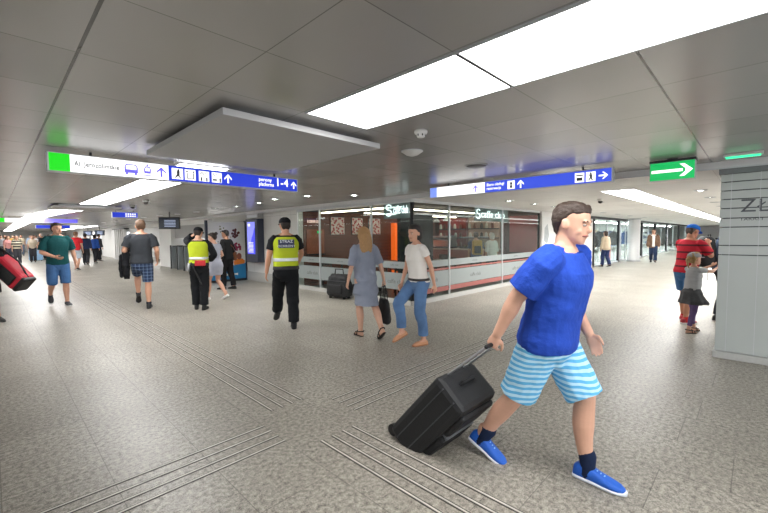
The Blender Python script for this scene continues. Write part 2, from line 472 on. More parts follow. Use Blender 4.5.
        for q, (o, L) in enumerate(((.030, .072), (.0105, .080), (-.0095, .075), (-.029, .058))):
            p = w+d*(.083*g)+th*(o*g); pts = [p-d*.02, p]; dd = d
            for sgm in (.45, .32, .25):
                ax = nrm; dd = (dd*math.cos(c)+nrm*math.sin(c)).normalized()
                p = p+dd*(L*sgm*g); pts.append(p)
            b.tube(pts, [.0095*g, .0095*g, .0090*g, .0082*g, .0068*g], n=8)
        p = w+d*.022+th*(.022*g); q = p+(d*.6+th*.75+nrm*.35).normalized()*(.036*g); r = q+(d*.9+th*.25+nrm*.35).normalized()*(.032*g); t2 = r+(d+nrm*.3).normalized()*(.022*g)
        b.tube([p-th*.012, q, r, t2], [.0135*g, .0115*g, .0100*g, .0075*g], n=8)
        s.palm = getattr(s, 'palm', {}); s.palm[i] = (w+d*.08+nrm*.02)
    def fp(s, i, x, y, z):
        a, p, yw = s.foot[i]
        return a+rotz(rotx(V((x, y, z)), p), yw)
    def footrings(s, i, prof, n=14, grow=0., zlow=-.085, zpow=1.):
        rings = []; g = .96 if s.sex == 'm' else .9
        for x, w, h in prof:
            ring = []
            for j in range(n):
                t = 2*PI*j/n; c, q = math.cos(t), math.sin(t)
                yy = (w*g+grow)*math.copysign(abs(c)**.75, c); zz = zlow+(h+grow)*(.5+.5*math.copysign(abs(q)**.75, q))
                ring.append(s.fp(i, x*g*(1+grow*3), yy, zz))
            rings.append(ring)
        return rings
    def footmesh(s, i):
        pass
    FOOT = [(-.068, .018, .04), (-.055, .028, .075), (-.02, .033, .10), (.02, .034, .10), (.06, .038, .07), (.10, .043, .052), (.14, .043, .036), (.175, .030, .024), (.188, .015, .016)]
    def footmesh(s, b, i):
        b.loft(s.footrings(i, s.FOOT, zlow=-.080))
        b.tube([s.foot[i][0]+V((0, 0, .06)), s.fp(i, -.01, 0, -.02)], [.037, .035], n=12)
    # --- head
    def hp(s, x, y, z):
        """point in head coordinates: origin at the chin level over the neck"""
        q = rotx(V((x, y, z-.03))*s.hk, s.hpitch+s.lean*.3); q = rotz(q, s.hyaw+s.sy)
        return s.sp(1.50, .012, 0)+V((0, 0, .055))+q
    def headrings(s, grow=0., z0=0., n=20, back=0.):
        rings = []
        for z, w, fx, bx in HEADP:
            if z < z0: continue
            cx, rx = (fx+bx)/2, (fx-bx)/2+grow
            zz = z+(grow if z > .15 else 0)*(z-.15)/.075
            rings.append([s.hp(cx+rx*math.copysign(abs(math.cos(t))**.92, math.cos(t)), (w+grow)*math.copysign(abs(math.sin(t))**.92, math.sin(t)), zz) for t in [2*PI*j/n for j in range(n)]])
        return rings
    def headmesh(s, b):
        b.loft(s.headrings())
        nk = 1. if s.sex == 'm' else .86
        b.tube([s.sp(1.44, -.012, 0), s.sp(1.50, -.008, 0), s.hp(-.015, 0, .03), s.hp(-.012, 0, .07)], [.068*nk, .058*nk, .056*nk, .056*nk], n=16)
        b.tube([s.hp(.088, 0, .125), s.hp(.100, 0, .105), s.hp(.108, 0, .086)], [.008, .010, .014], n=8)
        b.tube([s.hp(.092, 0, .078), s.hp(.088, 0, .05)], [.012, .016], n=8)
        b.tube([s.hp(.088, .045, .136), s.hp(.096, .0, .132), s.hp(.088, -.045, .136)], .008, n=8)
        for sg in (1, -1):
            M = Matrix.Rotation(sg*R(-20), 3, 'Z')
            c = s.hp(-.008, sg*.078, .105)
            b.ell(c, (.020, .012, .032), n=10, m=7)
            b.ell(s.hp(.062, sg*.040, .075), (.022, .018, .022), n=10, m=6)
    def put(s, mb, name, mat, smooth=True, parent=None, bevel=0.):
        mb.v = [p*s.k for p in mb.v]
        return mb.build(name, mat, parent or s.o, smooth=smooth, bevel=bevel)
    def putf(s, mb, name, mat, fold=.0, fscale=.12, smooth=3, vox=None, parent=None):
        mb.v = [p*s.k for p in mb.v]
        return fuse(mb, name, mat, parent or s.o, vox=vox or s.vox, smooth=smooth, fold=fold, fscale=fscale)
    def face(s):
        if s.vox > .0115: return
        ew = pm('eye white', '#b8aea6', rough=.3); ir = pm('iris dark', '#2c211b', rough=.15)
        for sg in (1, -1):
            e = MB().ell(s.hp(.0825, sg*.031, .114), (.0115, .0120, .0070)); eo = s.put(e, 'eye', ew)
            e = MB().ell(s.hp(.0905, sg*.031, .114), (.0045, .0068, .0062), n=10, m=6); s.put(e, 'iris', ir, parent=eo)
        m = MB().tube([s.hp(.086, .024, .052), s.hp(.098, .009, .055), s.hp(.098, -.009, .055), s.hp(.086, -.024, .052)], .0065, n=8)
        s.put(m, 'lips', pm('lips', '#9d5f55', rough=.45))
        bw = MB()
        for sg in (1, -1): bw.tube([s.hp(.094, sg*.015, .133), s.hp(.096, sg*.032, .138), s.hp(.083, sg*.052, .133)], .0045, n=6)
        s.put(bw, 'eyebrows', pm('brow hair', '#3a2a20', rough=.8))
    def hair(s, col, style='short'):
        m = pm('hair '+col, col, rough=.55, var=.35, scale=60., bump=.5, bscale=140.)
        b = MB()
        top = V((-.016, 0, .150))
        rings = []; gr = .004 if style == 'buzz' else .009; n = 24
        tab = [(.035, -.055), (.06, -.045), (.09, -.030), (.115, -.002), (.135, .018), (.150, .036), (.165, .056), (.18, .078), (.198, .078), (.214, .05), (.225, .014)]
        if style in ('bob', 'long'): tab = [(.02, -.03), (.05, -.012), (.09, .006), (.115, .018), (.135, .032)]+tab[5:]
        for z, xf in tab:
            w_, fx_, bx_ = interp([(a, b_, c_, d_) for a, b_, c_, d_ in HEADP], z)
            xf = min(xf, fx_)+(gr if z > .17 else 0); xb = bx_-gr*1.3
            if style in ('bob', 'long') and z < .16: w_ = max(w_+.010, .084 if z > .04 else .07)
            elif z < .07: w_ *= .9
            zz = z+max(0, (z-.16)/.065)*gr*1.5
            rings.append([s.hp((xf+xb)/2+(xf-xb)/2*math.cos(t), (w_+gr)*math.copysign(abs(math.sin(t))**.7, math.sin(t)), zz) for t in [2*PI*j/n for j in range(n)]])
        b.loft(rings)
        def e(c, r): b.ell(V((0, 0, 0)), r); k = len(b.v); n = 16*10; b.v[-n:] = [s.hp(c[0]+p.x, c[1]+p.y, c[2]+p.z) for p in b.v[-n:]]
        if style == 'buzz':
            pass
        else:
            e((.045, .02, .206), (.042, .042, .026)); e((.01, -.02, .215), (.06, .05, .026))
        if style == 'bun': e((-.125, 0, .19), (.042, .045, .042)); 
        if style == 'bob': e((-.045, 0, .07), (.075, .083, .09)); e((-.03, .056, .085), (.048, .028, .07)); e((-.03, -.056, .085), (.048, .028, .07)); e((.0, 0, .205), (.085, .07, .04))
        if style == 'long':
            for y in (-.06, -.03, 0, .03, .06):
                b.tube([s.hp(-.03, y*1.1, .16), s.hp(-.095+abs(y)*.5, y*1.15, .08), s.hp(-.115+abs(y)*.4, y*1.2, .0), s.hp(-.115+abs(y)*.3, y*1.3, -.09), s.hp(-.11, y*1.1, -.15-.03*random.random())], [.04, .036, .034, .030, .014], n=10)
            e((.0, .068, .10), (.05, .024, .08)); e((.0, -.068, .10), (.05, .024, .08))
        if style == 'pony':
            b.tube([s.hp(-.10, 0, .16), s.hp(-.14, 0, .12), s.hp(-.145, 0, .04), s.hp(-.12, 0, -.04)], [.02, .03, .026, .01], n=10)
        return s.putf(b, 'hair', m, fold=.016, fscale=.028, smooth=2, vox=min(s.vox, .0075))
    def cap(s, col, brim=True):
        m = cloth('cap '+col, col)
        b = MB(); b.loft([[p for p in r] for r in s.headrings(.014, .135)])
        c = s.put(b, 'cap', m)
        if brim:
            q = MB(); up = []; lo = []
            for t in range(-6, 7):
                a = R(t*12); x0, y0 = .02+.085*math.cos(a), .088*math.sin(a)
                up.append((x0, y0)); lo.append((x0+.072*math.cos(a*.8), y0*1.0))
            pts = up+lo[::-1]
            A = [s.hp(x, y, .150-.6*max(0, x-.09)*.5-y*y*2.5) for x, y in pts]; B = [s.hp(x, y, .156-.6*max(0, x-.09)*.5-y*y*2.5) for x, y in pts]
            q.loft([A, B]); s.put(q, 'brim', m, smooth=False, parent=c)
        return c
    # --- clothes
    def top(s, mat, hem=.88, sleeve=.62, off=.013, hang=1.05, fold=.012, zt=1.475, name='shirt', loose=1.12):
        b = MB(); s.torso(b, off, hem, zt, hang=hang)
        if sleeve:
            for i in (0, 1): s.arm(b, i, off, upto=sleeve, loose=loose, cut=True)
        return s.putf(b, name, mat, fold=fold)
    def legs(s, mat, length=2., off=.012, loose=1.06, zt=1.02, fold=.014, name='trousers'):
        b = MB(); s.torso(b, off*.8, .76, zt)
        for i in (0, 1): s.leg(b, i, off, upto=length, loose=loose, cut=True)
        return s.putf(b, name, mat, fold=fold)
    def skirt(s, mat, hem, zt, flare=0., off=.014, sleeve=0, upper=None, name='skirt', fold=.014, hang=0., ripple=0.):
        """skirt (or dress when upper is the neckline height)"""
        b = MB(); s.torso(b, off, max(.95, zt) if upper is None else .95, upper or max(1.03, zt), hang=hang)
        rings = []; n = 36; zb = hem; zt2 = 1.0; m = 12
        legs = []
        for i in (0, 1):
            for q in range(21):
                t = q/10; legs.append(lerp(s.hip[i], s.knee[i], t) if t <= 1 else lerp(s.knee[i], s.foot[i][0], t-1))
        w0, d0, f0 = interp(s.T, zt2); c0 = s.sp(zt2, f0, 0)
        pw, pd = w0+off, d0*s.fat+off
        for i in range(m+1):
            z = lerp(zt2, zb, i/m)
            L = [p for p in legs if abs(p.z-z) < .06]
            w, d, f = interp(s.T, max(z, .88)); w += off; d = d*s.fat+off
            cx, cy = c0.x+(f-f0), c0.y
            if z < .88 and L:
                x0, x1 = min(p.x for p in L)-.105, max(p.x for p in L)+.105; rr = .118*s.fat if z > .7 else .10; y0, y1 = min(p.y for p in L)-rr, max(p.y for p in L)+rr
                u = min(1, (.88-z)/.15); cx = lerp(cx, (x0+x1)/2, u); cy = lerp(cy, (y0+y1)/2, u)
                d = lerp(d, max((x1-x0)/2, .11), u); w = lerp(w, max((y1-y0)/2, .15), u)
            u = max(0, (zt2-z)/(zt2-zb)); w += flare*u; d += flare*u
            rings.append([V((cx+d*(1+ripple*u*math.sin(9*t))*math.cos(t), cy+w*(1+ripple*u*math.sin(9*t))*math.sin(t), z+s.P.z-.935)) for t in [2*PI*j/n for j in range(n)]])
        b.loft(rings)
        if sleeve:
            for i in (0, 1): s.arm(b, i, off, upto=sleeve, loose=1.12, cut=True)
        return s.putf(b, name, mat, fold=fold)
    SHOE = [(-.085, .018, .035), (-.078, .030, .070), (-.055, .038, .092), (-.02, .040, .098), (.02, .041, .092), (.06, .043, .074), (.10, .048, .060), (.14, .049, .050), (.18, .041, .040), (.205, .025, .028), (.213, .010, .016)]
    FLAT = [(-.080, .018, .035), (-.07, .032, .058), (-.04, .039, .062), (.0, .040, .054), (.06, .044, .060), (.10, .049, .056), (.14, .049, .046), (.175, .037, .034), (.203, .016, .02)]
    def shoes(s, col, sole='#e8e6e2', kind='SHOE', boot=0., lace=None):
        m = pm('shoe '+col, col, rough=.6, var=.15, scale=40., bump=.2); ms = pm('sole '+sole, sole, rough=.6)
        for i in (0, 1):
            b = MB().loft(s.footrings(i, getattr(s, kind), zlow=-.078))
            if boot: b.tube([s.foot[i][0]+(s.knee[i]-s.foot[i][0]).normalized()*boot, s.foot[i][0], s.fp(i, -.01, 0, -.03)], [.050, .047, .045], n=14)
            o = s.put(b, 'shoe', m)
            pr = [(x*1.03, w*1.06+.002, .027) for x, w, h in getattr(s, kind)]
            q = MB().loft(s.footrings(i, pr, zlow=-.086)); s.put(q, 'sole', ms, parent=o)
            if lace:
                q = MB()
                for x, z in ((.035, .006), (.055, -.004), (.075, -.012), (.095, -.019)):
                    q.tube([s.fp(i, x-.008, .026, z-.014), s.fp(i, x, 0, z+.004), s.fp(i, x-.008, -.026, z-.014)], .004, n=6)
                s.put(q, 'laces', pm('lace '+lace, lace, rough=.8), parent=o)
    def sandals(s, col):
        m = pm('sandal '+col, col, rough=.6, var=.1)
        for i in (0, 1):
            q = MB().loft(s.footrings(i, [(x*1.04, w*1.08, .016) for x, w, h in s.FOOT], zlow=-.088)); o = s.put(q, 'sandal', m)
            q = MB()
            for x, h, w in ((.105, -.028, .046), (.05, .0, .041)):
                q.tube([s.fp(i, x, w, -.075), s.fp(i, x, w*.95, h-.03), s.fp(i, x, w*.55, h-.002), s.fp(i, x, -w*.55, h-.002), s.fp(i, x, -w*.95, h-.03), s.fp(i, x, -w, -.075)], (.011), n=8, flat=.6)
            q.tube([s.fp(i, .05, .038, -.02), s.fp(i, -.05, .036, .0), s.fp(i, -.075, 0, .0), s.fp(i, -.05, -.036, .0), s.fp(i, .05, -.038, -.02)], .009, n=8)
            s.put(q, 'strap', m, parent=o)
    def socks(s, col, h=.10):
        m = cloth('sock '+col, col)
        for i in (0, 1):
            b = MB(); a = s.foot[i][0]; u = (s.knee[i]-a).normalized(); b.tube([a+u*h, a, s.fp(i, -.005, 0, -.04)], [.043*((s.fat-1)*.6+1), .042, .042], n=14); s.put(b, 'sock', m)
    def band(s, z0, z1, off, mat, name, parent=None):
        b = MB(); s.torso(b, off, z0, z1); return s.put(b, name, mat, parent=parent)
    def world(s, p): return s.o.matrix_basis @ (V(p)*s.k)
# ------------------------------------------------------------------ camera, world
cam = bpy.data.cameras.new('camera'); cam.lens = 383.4/768*36; cam.sensor_width = 36; cam.clip_start = .05
co = bpy.data.objects.new('camera', cam); COL.objects.link(co); SC.camera = co
yw, pt, rl = R(44.34), R(-3.161), R(-.527)
f_ = V((math.cos(yw)*math.cos(pt), math.sin(yw)*math.cos(pt), math.sin(pt))); r_ = V((math.sin(yw), -math.cos(yw), 0)); u_ = r_.cross(f_)
r2 = r_*math.cos(rl)+u_*math.sin(rl); u2 = u_*math.cos(rl)-r_*math.sin(rl)
co.matrix_world = Matrix(((r2.x, u2.x, -f_.x, 0), (r2.y, u2.y, -f_.y, 0), (r2.z, u2.z, -f_.z, 1.55), (0, 0, 0, 1)))
w = bpy.data.worlds.new('world'); SC.world = w; w.use_nodes = True
w.node_tree.nodes['Background'].inputs[0].default_value = (.95, .97, 1, 1); w.node_tree.nodes['Background'].inputs[1].default_value = 1.3
SC.view_settings.view_transform = 'Standard'; SC.view_settings.look = 'None'; SC.view_settings.exposure = 1.22; SC.view_settings.gamma = 1.
SC.view_settings.use_curve_mapping = False
SC.cycles.max_bounces = 8; SC.cycles.transparent_max_bounces = 16; SC.cycles.sample_clamp_indirect = 6.

# ------------------------------------------------------------------ materials of the place
M_floor = granite()
M_ceil = panels('metal ceiling panels', '#b3b1af', .316, .437, .608, .607, .27, .25, '#3b3a39', .005, strong=((0, .316, .007), (1, .437, .006)))
M_soff = panels('white soffit', '#e0dfdd', 6.2, .44, 1.2, 1.2, .5, 0., '#98979a', .005)
M_fascia = pm('fascia paint', '#d6d6d8', rough=.4, var=.04, scale=3.)
M_white = pm('white wall paint', '#e6e6e5', rough=.55, var=.05, scale=2.)
M_grey = pm('grey wall panel', '#a8a8a8', rough=.5, var=.06, scale=3.)
M_marble = tiles('marble slabs', '#d8d7d4', '#b0afad', .6, 1.1, .3, 'YZ')
M_tile = tiles('white wall tiles', '#d4d4d2', '#a8a8a8', .9, .45, .3, 'YZ')
M_light = emis('luminous ceiling panel', '#fffefc', 6.)
M_down = emis('downlight lens', '#f4fff8', 22.)
M_metal = pm('brushed steel', '#b9bcc0', rough=.3, metal=.9, var=.06, scale=40.)
M_dark = pm('dark anodised metal', '#25272b', rough=.4, metal=.3, var=.1)
M_black = pm('black plastic', '#101114', rough=.45, var=.15)
M_alu = pm('satin aluminium', '#c9ccd0', rough=.4, metal=.5, var=.04)
M_wplast = pm('white plastic', '#d9d9d6', rough=.5, var=.04)
G = glassy('shop glass'); FROST = pm('frosted film', '#8d9494', rough=.5, var=.05, scale=6.)
sW = emis('sign white', '#ffffff', .5); sB = emis('sign blue', '#2038c4', .36); sBl = emis('sign pale blue', '#7d98f2', .36); sG = emis('sign green', '#10d410', .36); sT = emis('sign teal green', '#12b35c', .36)
sInk = pm('sign ink grey', '#55585f', rough=.6); sInkB = emis('sign ink violet', '#6a62d8', .4)

# ------------------------------------------------------------------ shell
def slab(name, x0, x1, y0, y1, z0, z1, mat, bevel=0.):
    return struct(MB().box(x0, x1, y0, y1, z0, z1).build(name, mat, bevel=bevel))
slab('floor', -14, 66, -9, 64, -.1, 0, M_floor)
slab('ceiling', -14, 6.2, -9, 64, CEIL, CEIL+.1, M_ceil)
slab('ceiling_soffit', 6.2, 66, -9, 64, SOFF, SOFF+.17, M_soff)
slab('trim_1', 6.185, 6.2, -9, 64, SOFF-.005, CEIL, M_fascia)
slab('trim_2', 6.183, 6.20, -9, 64, SOFF-.02, SOFF-.005, M_alu)
# left hall, right-hand side
slab('wall_marble', 6.4, 6.6, 9.86, 13.1, 0, SOFF, M_marble)
slab('baseboard_marble', 6.37, 6.4, 9.86, 13.1, 0, .32, pm('stone plinth', '#b0afac', rough=.4))
slab('wall_hall_column', 6.4, 7.3, 21.4, 23.3, 0, SOFF, M_white)
slab('wall_hall_recess', 9.0, 9.15, 13.1, 34, 0, SOFF, M_tile)
slab('wall_return', 6.6, 9.0, 13.0, 13.1, 0, SOFF, M_grey)
slab('wall_return_far', 6.6, 9.0, 30.4, 30.6, 0, SOFF, M_white)
slab('wall_hall_far', 6.6, 6.8, 34.2, 40.2, 0, SOFF, M_white)
slab('wall_hall_end_side', 6.6, 6.8, 46, 64, 0, SOFF, M_white)
slab('wall_opening_rear', 8.0, 8.2, 40.2, 46, 0, SOFF, pm('dim opening wall', '#8d8a88', rough=.6))
slab('wall_bulkhead', 6.55, 6.75, 17, 64, 2.12, SOFF, M_white)
slab('wall_hall_end', -14, 6.8, 62, 62.3, 0, CEIL, M_white)
slab('wall_hall_left', -6.2, -6, 2, 62, 0, CEIL, M_marble)
# right corridor
slab('wall_corridor_block', 14.9, 19.1, 5.4, 5.7, 0, SOFF, M_white)
slab('wall_corridor_end', 64, 64.2, -4, 12, 0, SOFF, M_white)
slab('wall_corridor_right', 9.5, 64, -2.7, -2.5, 0, SOFF, M_white)
slab('wall_shops_rear', 14.9, 64, 10.2, 10.4, 0, SOFF, pm('bright shop wall', '#e6e6e4', rough=.5, var=.05, scale=1.))
slab('trim_3', 15, 64, 5.38, 5.44, SOFF-.12, SOFF, M_dark)

# guide strips let into the floor: four lines in each arm
def guide(label, lines):
    m = MB(); e = .009
    for (x0, x1, y0, y1) in lines: m.box(x0-e*(y1-y0 > x1-x0), x1+e*(y1-y0 > x1-x0), y0-e*(x1-x0 > y1-y0), y1+e*(x1-x0 > y1-y0), 0., .002)
    struct(m.build('floor_guide_groove', pm('worn guide strip groove', '#3b3833', rough=.6, var=.3, scale=7.)))
    m = MB()
    for (x0, x1, y0, y1) in lines: m.box(x0, x1, y0, y1, .002, .004)
    o = m.build('floor_guide_strip', pm('worn guide strip metal', '#d0cdc6', rough=.5, metal=.1, var=.45, scale=7.)); return struct(o)
XS = (1.68, 1.785, 1.89, 1.99); YS = (2.53, 2.63, 2.74, 2.85); hw = .0055
guide('', [(x-hw, x+hw, 3.05, 20.) for x in XS])
guide('', [(x-hw, x+hw, -3., 2.32) for x in XS])
guide('', [(2.19, 6.0, y-hw, y+hw) for y in YS])
guide('', [(-4, 1.49, y-hw, y+hw) for y in YS])

# ------------------------------------------------------------------ ceiling lights
def panel_light(label, x0, x1, y0, y1, z=CEIL, divs=(), ax=1, group=None):
    t = thing('ceiling_light', label, 'ceiling light', ((x0+x1)/2, (y0+y1)/2, z), group=group)
    X, Y = (x1-x0)/2, (y1-y0)/2
    MB().box(-X, X, -Y, Y, -.006, 0.).build('diffuser', M_light, t)
    fr = MB(); e = .012
    fr.box(-X-e, -X, -Y-e, Y+e, -.01, 0); fr.box(X, X+e, -Y-e, Y+e, -.01, 0); fr.box(-X, X, -Y-e, -Y, -.01, 0); fr.box(-X, X, Y, Y+e, -.01, 0)
    fr.build('frame', M_alu, t)
    for d in divs:
        if ax: MB().box(-X, X, d-(y0+y1)/2-.009, d-(y0+y1)/2+.009, -.012, -.006).build('joint_bar', M_dark, t)
        else: MB().box(d-(x0+x1)/2-.009, d-(x0+x1)/2+.009, -Y, Y, -.012, -.006).build('joint_bar', M_dark, t)
    return t
panel_light('long bright luminous ceiling panel overhead with a dark joint across it', 1.56, 2.115, -4, 2.245, divs=(1.035, -1.4))
panel_light('luminous ceiling panel behind the long white and blue sign', 1.56, 2.115, 4.75, 12.0, divs=(8.4,))
panel_light('long luminous strip in the corridor ceiling running past the shop windows', 7.95, 58, 1.60, 2.12, z=SOFF, divs=(14, 20, 26, 32, 38, 44, 50), ax=0)
panel_light('narrow luminous ceiling strip in the right corridor beside the pillar', 7.95, 40, -1.5, -1.0, z=SOFF)
panel_light('added unseen ceiling light panel filling the hall left of the frame', -5.2, -4.7, 5, 40)  # added lamp outside the view, lifts the ambient light
panel_light('unseen luminous panel added behind the viewer for more fill light', 4.6, 5.1, -8, -2)  # out-of-view fill lamp, added for overall brightness
panel_light('hidden luminous panel added to brighten the tiled recess behind the turnstiles', 7.5, 8.0, 20.5, 29, z=SOFF)  # added recess lamp, hidden by the bulkhead, lightens the far walls
panel_light('thin bright ceiling strip curving along the far end of the hall', 4.9, 5.3, 33, 56)
# curved strip far down the hall
pts = [(1.83, 13.9), (1.62, 15.2), (1.42, 17), (1.27, 19.5), (1.2, 23), (1.2, 30), (1.25, 40), (1.3, 58)]
t = thing('ceiling_light', 'curving luminous ceiling strip far down the left hall above the crowd', 'ceiling light', (1.3, 20, CEIL))
m = MB(); L = []; Rr = []
for i, p in enumerate(pts):
    a = V((*pts[max(i-1, 0)], 0)); b = V((*pts[min(i+1, len(pts)-1)], 0)); d = (b-a).normalized(); nn = V((-d.y, d.x, 0))*.29
    L.append(V((p[0]-1.3, p[1]-20, -.02))+nn); Rr.append(V((p[0]-1.3, p[1]-20, -.02))-nn)
up = V((0, 0, .02))
m.loft([[l, r, r+up, l+up] for l, r in zip(L, Rr)]); m.build('diffuser', M_light, t)

DLG = 'round downlights'
def downlight(x, y, z, label, on=M_down, r=.085, group=None, power=32):
    t = thing('downlight', label, 'downlight', (x, y, z), group=group)
    MB().lathe((0, 0, 0), [(r*.75, 0), (r*1.2, 0), (r*1.25, -.008), (r*1.0, -.016), (r*.8, -.012), (r*.74, -.004)]).build('ring', M_metal, t, smooth=True)
    MB().lathe((0, 0, 0), [(.002, -.002), (r*.74, -.002), (r*.7, -.007), (.002, -.009)]).build('lens', on, t, smooth=True)
    l = bpy.data.lights.new('lamp', 'SPOT'); l.energy = power; l.spot_size = R(135); l.spot_blend = .8; l.shadow_soft_size = .06; l.color = (1, .99, .96)
    lo = bpy.data.objects.new('lamp', l); COL.objects.link(lo); lo.parent = t; lo.location = (0, 0, -.03)
    return t
ORD = ['first', 'second', 'third', 'fourth', 'fifth', 'sixth', 'seventh', 'eighth', 'ninth', 'tenth', 'eleventh', 'twelfth', 'thirteenth', 'fourteenth']
for i, (x, y) in enumerate([(5.36, 6.1), (4.72, 6.87), (4.55, 7.9), (4.75, 9.0), (4.8, 10.39), (4.75, 11.73), (4.85, 13.5), (4.8, 15.2), (4.6, 16.6), (4.5, 18.4), (4.4, 20.5), (4.4, 23), (4.4, 26), (4.4, 30)]):
    downlight(x, y, CEIL, ORD[i]+' downlight from the cafe corner in the row along the hall', group=DLG)
for i, (x, y) in enumerate([(8.5, 4.2), (9.9, 4.2), (11.2, 4.17), (12.7, 4.1), (14.2, 4.2), (15.9, 4.15), (17.9, 4.14), (20, 4.15), (23, 4.15), (26.5, 4.15), (31, 4.15)]):
    downlight(x, y, SOFF, ORD[i]+' downlight past the cafe corner in the corridor row before the shop fronts', group=DLG, power=75)
for i, (x, y) in enumerate([(9.2, .8), (11.2, .8), (13.1, .84), (15.2, .84), (17.5, .84)]):
    downlight(x, y, SOFF, ORD[i]+' downlight in the short row above the man in the blue cap', group=DLG)

# ------------------------------------------------------------------ dropped ceiling plates
def plate(label, x0, x1, y0, y1):
    t = thing('ceiling_plate', label, 'ceiling panel', ((x0+x1)/2, (y0+y1)/2, CEIL))
    X, Y = (x1-x0)/2, (y1-y0)/2
    MB().box(-X, X, -Y, Y, -.075, -.03).build('panel', pm('smooth grey plate', '#b9b9ba', rough=.5, var=.03, scale=2.), t, bevel=.004)
    MB().box(-X+.12, X-.12, -Y+.12, Y-.12, -.03, 0).build('mounting_frame', M_alu, t)
    return t
plate('large pale plate hung under the ceiling between the light and the long sign', 1.06, 2.47, 2.45, 4.15)
plate('far pale plate hung under the ceiling behind the long white sign', 1.1, 2.5, 12.3, 13.7)

# ------------------------------------------------------------------ ceiling fittings
t = thing('smoke_detector', 'white round smoke detector beside the big ceiling light', 'smoke detector', (2.49, 2.0, CEIL))
MB().lathe((0, 0, 0), [(.002, 0), (.052, 0), (.055, -.012), (.05, -.026), (.036, -.03), (.034, -.048), (.028, -.055), (.002, -.056)]).build('housing', M_wplast, t, smooth=True)
s = MB()
for k in range(6): s.box(.032, .037, -.005, .005, -.047, -.031, Matrix.Rotation(k*PI/3, 4, 'Z'))
s.build('sensor_slots', M_dark, t)
t = thing('ceiling_speaker', 'white cone shaped ceiling speaker behind the smoke detector', 'speaker', (3.02, 2.54, CEIL))
MB().lathe((0, 0, 0), [(.002, 0), (.10, 0), (.104, -.006), (.10, -.012), (.06, -.04), (.02, -.052), (.002, -.053)]).build('cone', M_wplast, t, smooth=True)
MB().lathe((0, 0, 0), [(.104, -.001), (.112, -.001), (.112, -.007), (.104, -.007)]).build('rim', M_alu, t, smooth=True)
t = thing('ceiling_hatch', 'small round dark cover in the ceiling above the blue sign', 'vent', (4.24, 2.53, CEIL))
MB().lathe((0, 0, 0), [(.002, 0), (.12, 0), (.125, -.006), (.11, -.012), (.002, -.012)]).build('disc', M_dark, t, smooth=True)
MB().lathe((0, 0, 0), [(.125, 0), (.14, 0), (.138, -.007), (.125, -.006)]).build('rim', M_metal, t, smooth=True)
def dome(x, y, z, label):
    t = thing('security_camera', label, 'camera', (x, y, z))
    MB().lathe((0, 0, 0), [(.002, 0), (.06, 0), (.062, -.03), (.055, -.05), (.002, -.05)]).build('base', M_wplast, t, smooth=True)
    MB().ell((0, 0, -.055), (.05, .05, .05)).build('dome', M_black, t, smooth=True)
    MB().cyl((.03, -.02, -.07), (.055, -.045, -.082), .012).build('lens', M_metal, t)
dome(2.5, 10.0, CEIL, 'dome security camera under the ceiling right of the hall light panel')
dome(2.62, 11.7, CEIL, 'smaller dome security camera further back beside the hall light panel')
dome(9.7, 2.6, SOFF, 'dome security camera at the start of the corridor light strip')
t = thing('exit_lamp', 'small green emergency lamp on the ceiling above the frosted pillar', 'emergency light', (5.7, .15, CEIL))
MB().box(-.05, .05, -.16, .16, -.03, 0).build('housing', M_wplast, t, bevel=.008)
MB().box(-.035, .035, -.14, .14, -.045, -.03).build('diffuser', emis('emergency green', '#38e39a', .7), t, bevel=.006)

# ------------------------------------------------------------------ hanging signs
def sign_case(t, Lh, h, d, mat=M_alu):
    """case along local x, face towards local -y"""
    MB().box(-Lh, Lh, 0., d, 0, h).build('case', mat, t, bevel=.004)
    for s in (-1, 1):
        MB().cyl((s*Lh*.75, d/2, h-.005), (s*Lh*.75, d/2, h+.045), .012).build('hanger', M_dark, t)
X_, Z_ = (1, 0, 0), (0, 0, 1)
def face(t, u0, u1, v0, v1, mat, name, d=.003, y=0.): return MB().box(u0, u1, y-d, y, v0, v1).build(name, mat, t)
def arrow(m, cx, cy, s, ang=90, O=(0, -.0035, 0)):
    c, q = math.cos(R(ang)), math.sin(R(ang))
    T = lambda P: [(cx+s*(x*c-y*q), cy+s*(x*q+y*c)) for x, y in P]
    m.poly(T([(-.5, -.09), (.30, -.09), (.30, .09), (-.5, .09)]), O, X_, Z_, .002)
    m.poly(T([(.5, 0), (.05, .42), (-.14, .42), (.2, .06), (.2, -.06), (-.14, -.42), (.05, -.42)]), O, X_, Z_, .002)
def rect(m, u0, u1, v0, v1, O=(0, -.0035, 0), d=.002): m.poly([(u0, v0), (u1, v0), (u1, v1), (u0, v1)], O, X_, Z_, d)
def circ(m, cx, cy, r, O=(0, -.0035, 0), n=14): m.poly([(cx+r*math.cos(2*PI*k/n), cy+r*math.sin(2*PI*k/n)) for k in range(n)], O, X_, Z_, .002)
t = thing('direction_sign', 'long backlit sign, white and green then blue, reading Al. Jerozolimskie, platforms 1-4', 'sign', (1.75, 4.75, 2.18))
sign_case(t, 1.355, .18, .1)
face(t, -1.34, -1.187, .008, .172, sG, 'green_panel'); face(t, -1.187, -.328, .008, .172, sW, 'white_panel')
face(t, -.328, 1.34, .008, .172, sB, 'blue_panel')
text('Al. Jerozolimskie', .068, (-1.155, -.0035, .055), X_, Z_, sInk, t, 'lettering', xs=.72, bold=.016)
m = MB()  # bus, tram, arrow
m.poly([(-.31, .05), (-.19, .05), (-.19, .11), (-.205, .14), (-.295, .14), (-.31, .11)], (0, -.0035, 0), X_, Z_, .002); rect(m, -.30, -.28, .03, .05); rect(m, -.22, -.20, .03, .05); m.v = [p+V((-.435, 0, 0)) for p in m.v]; m.build('bus_symbol', sInkB, t); m = MB()
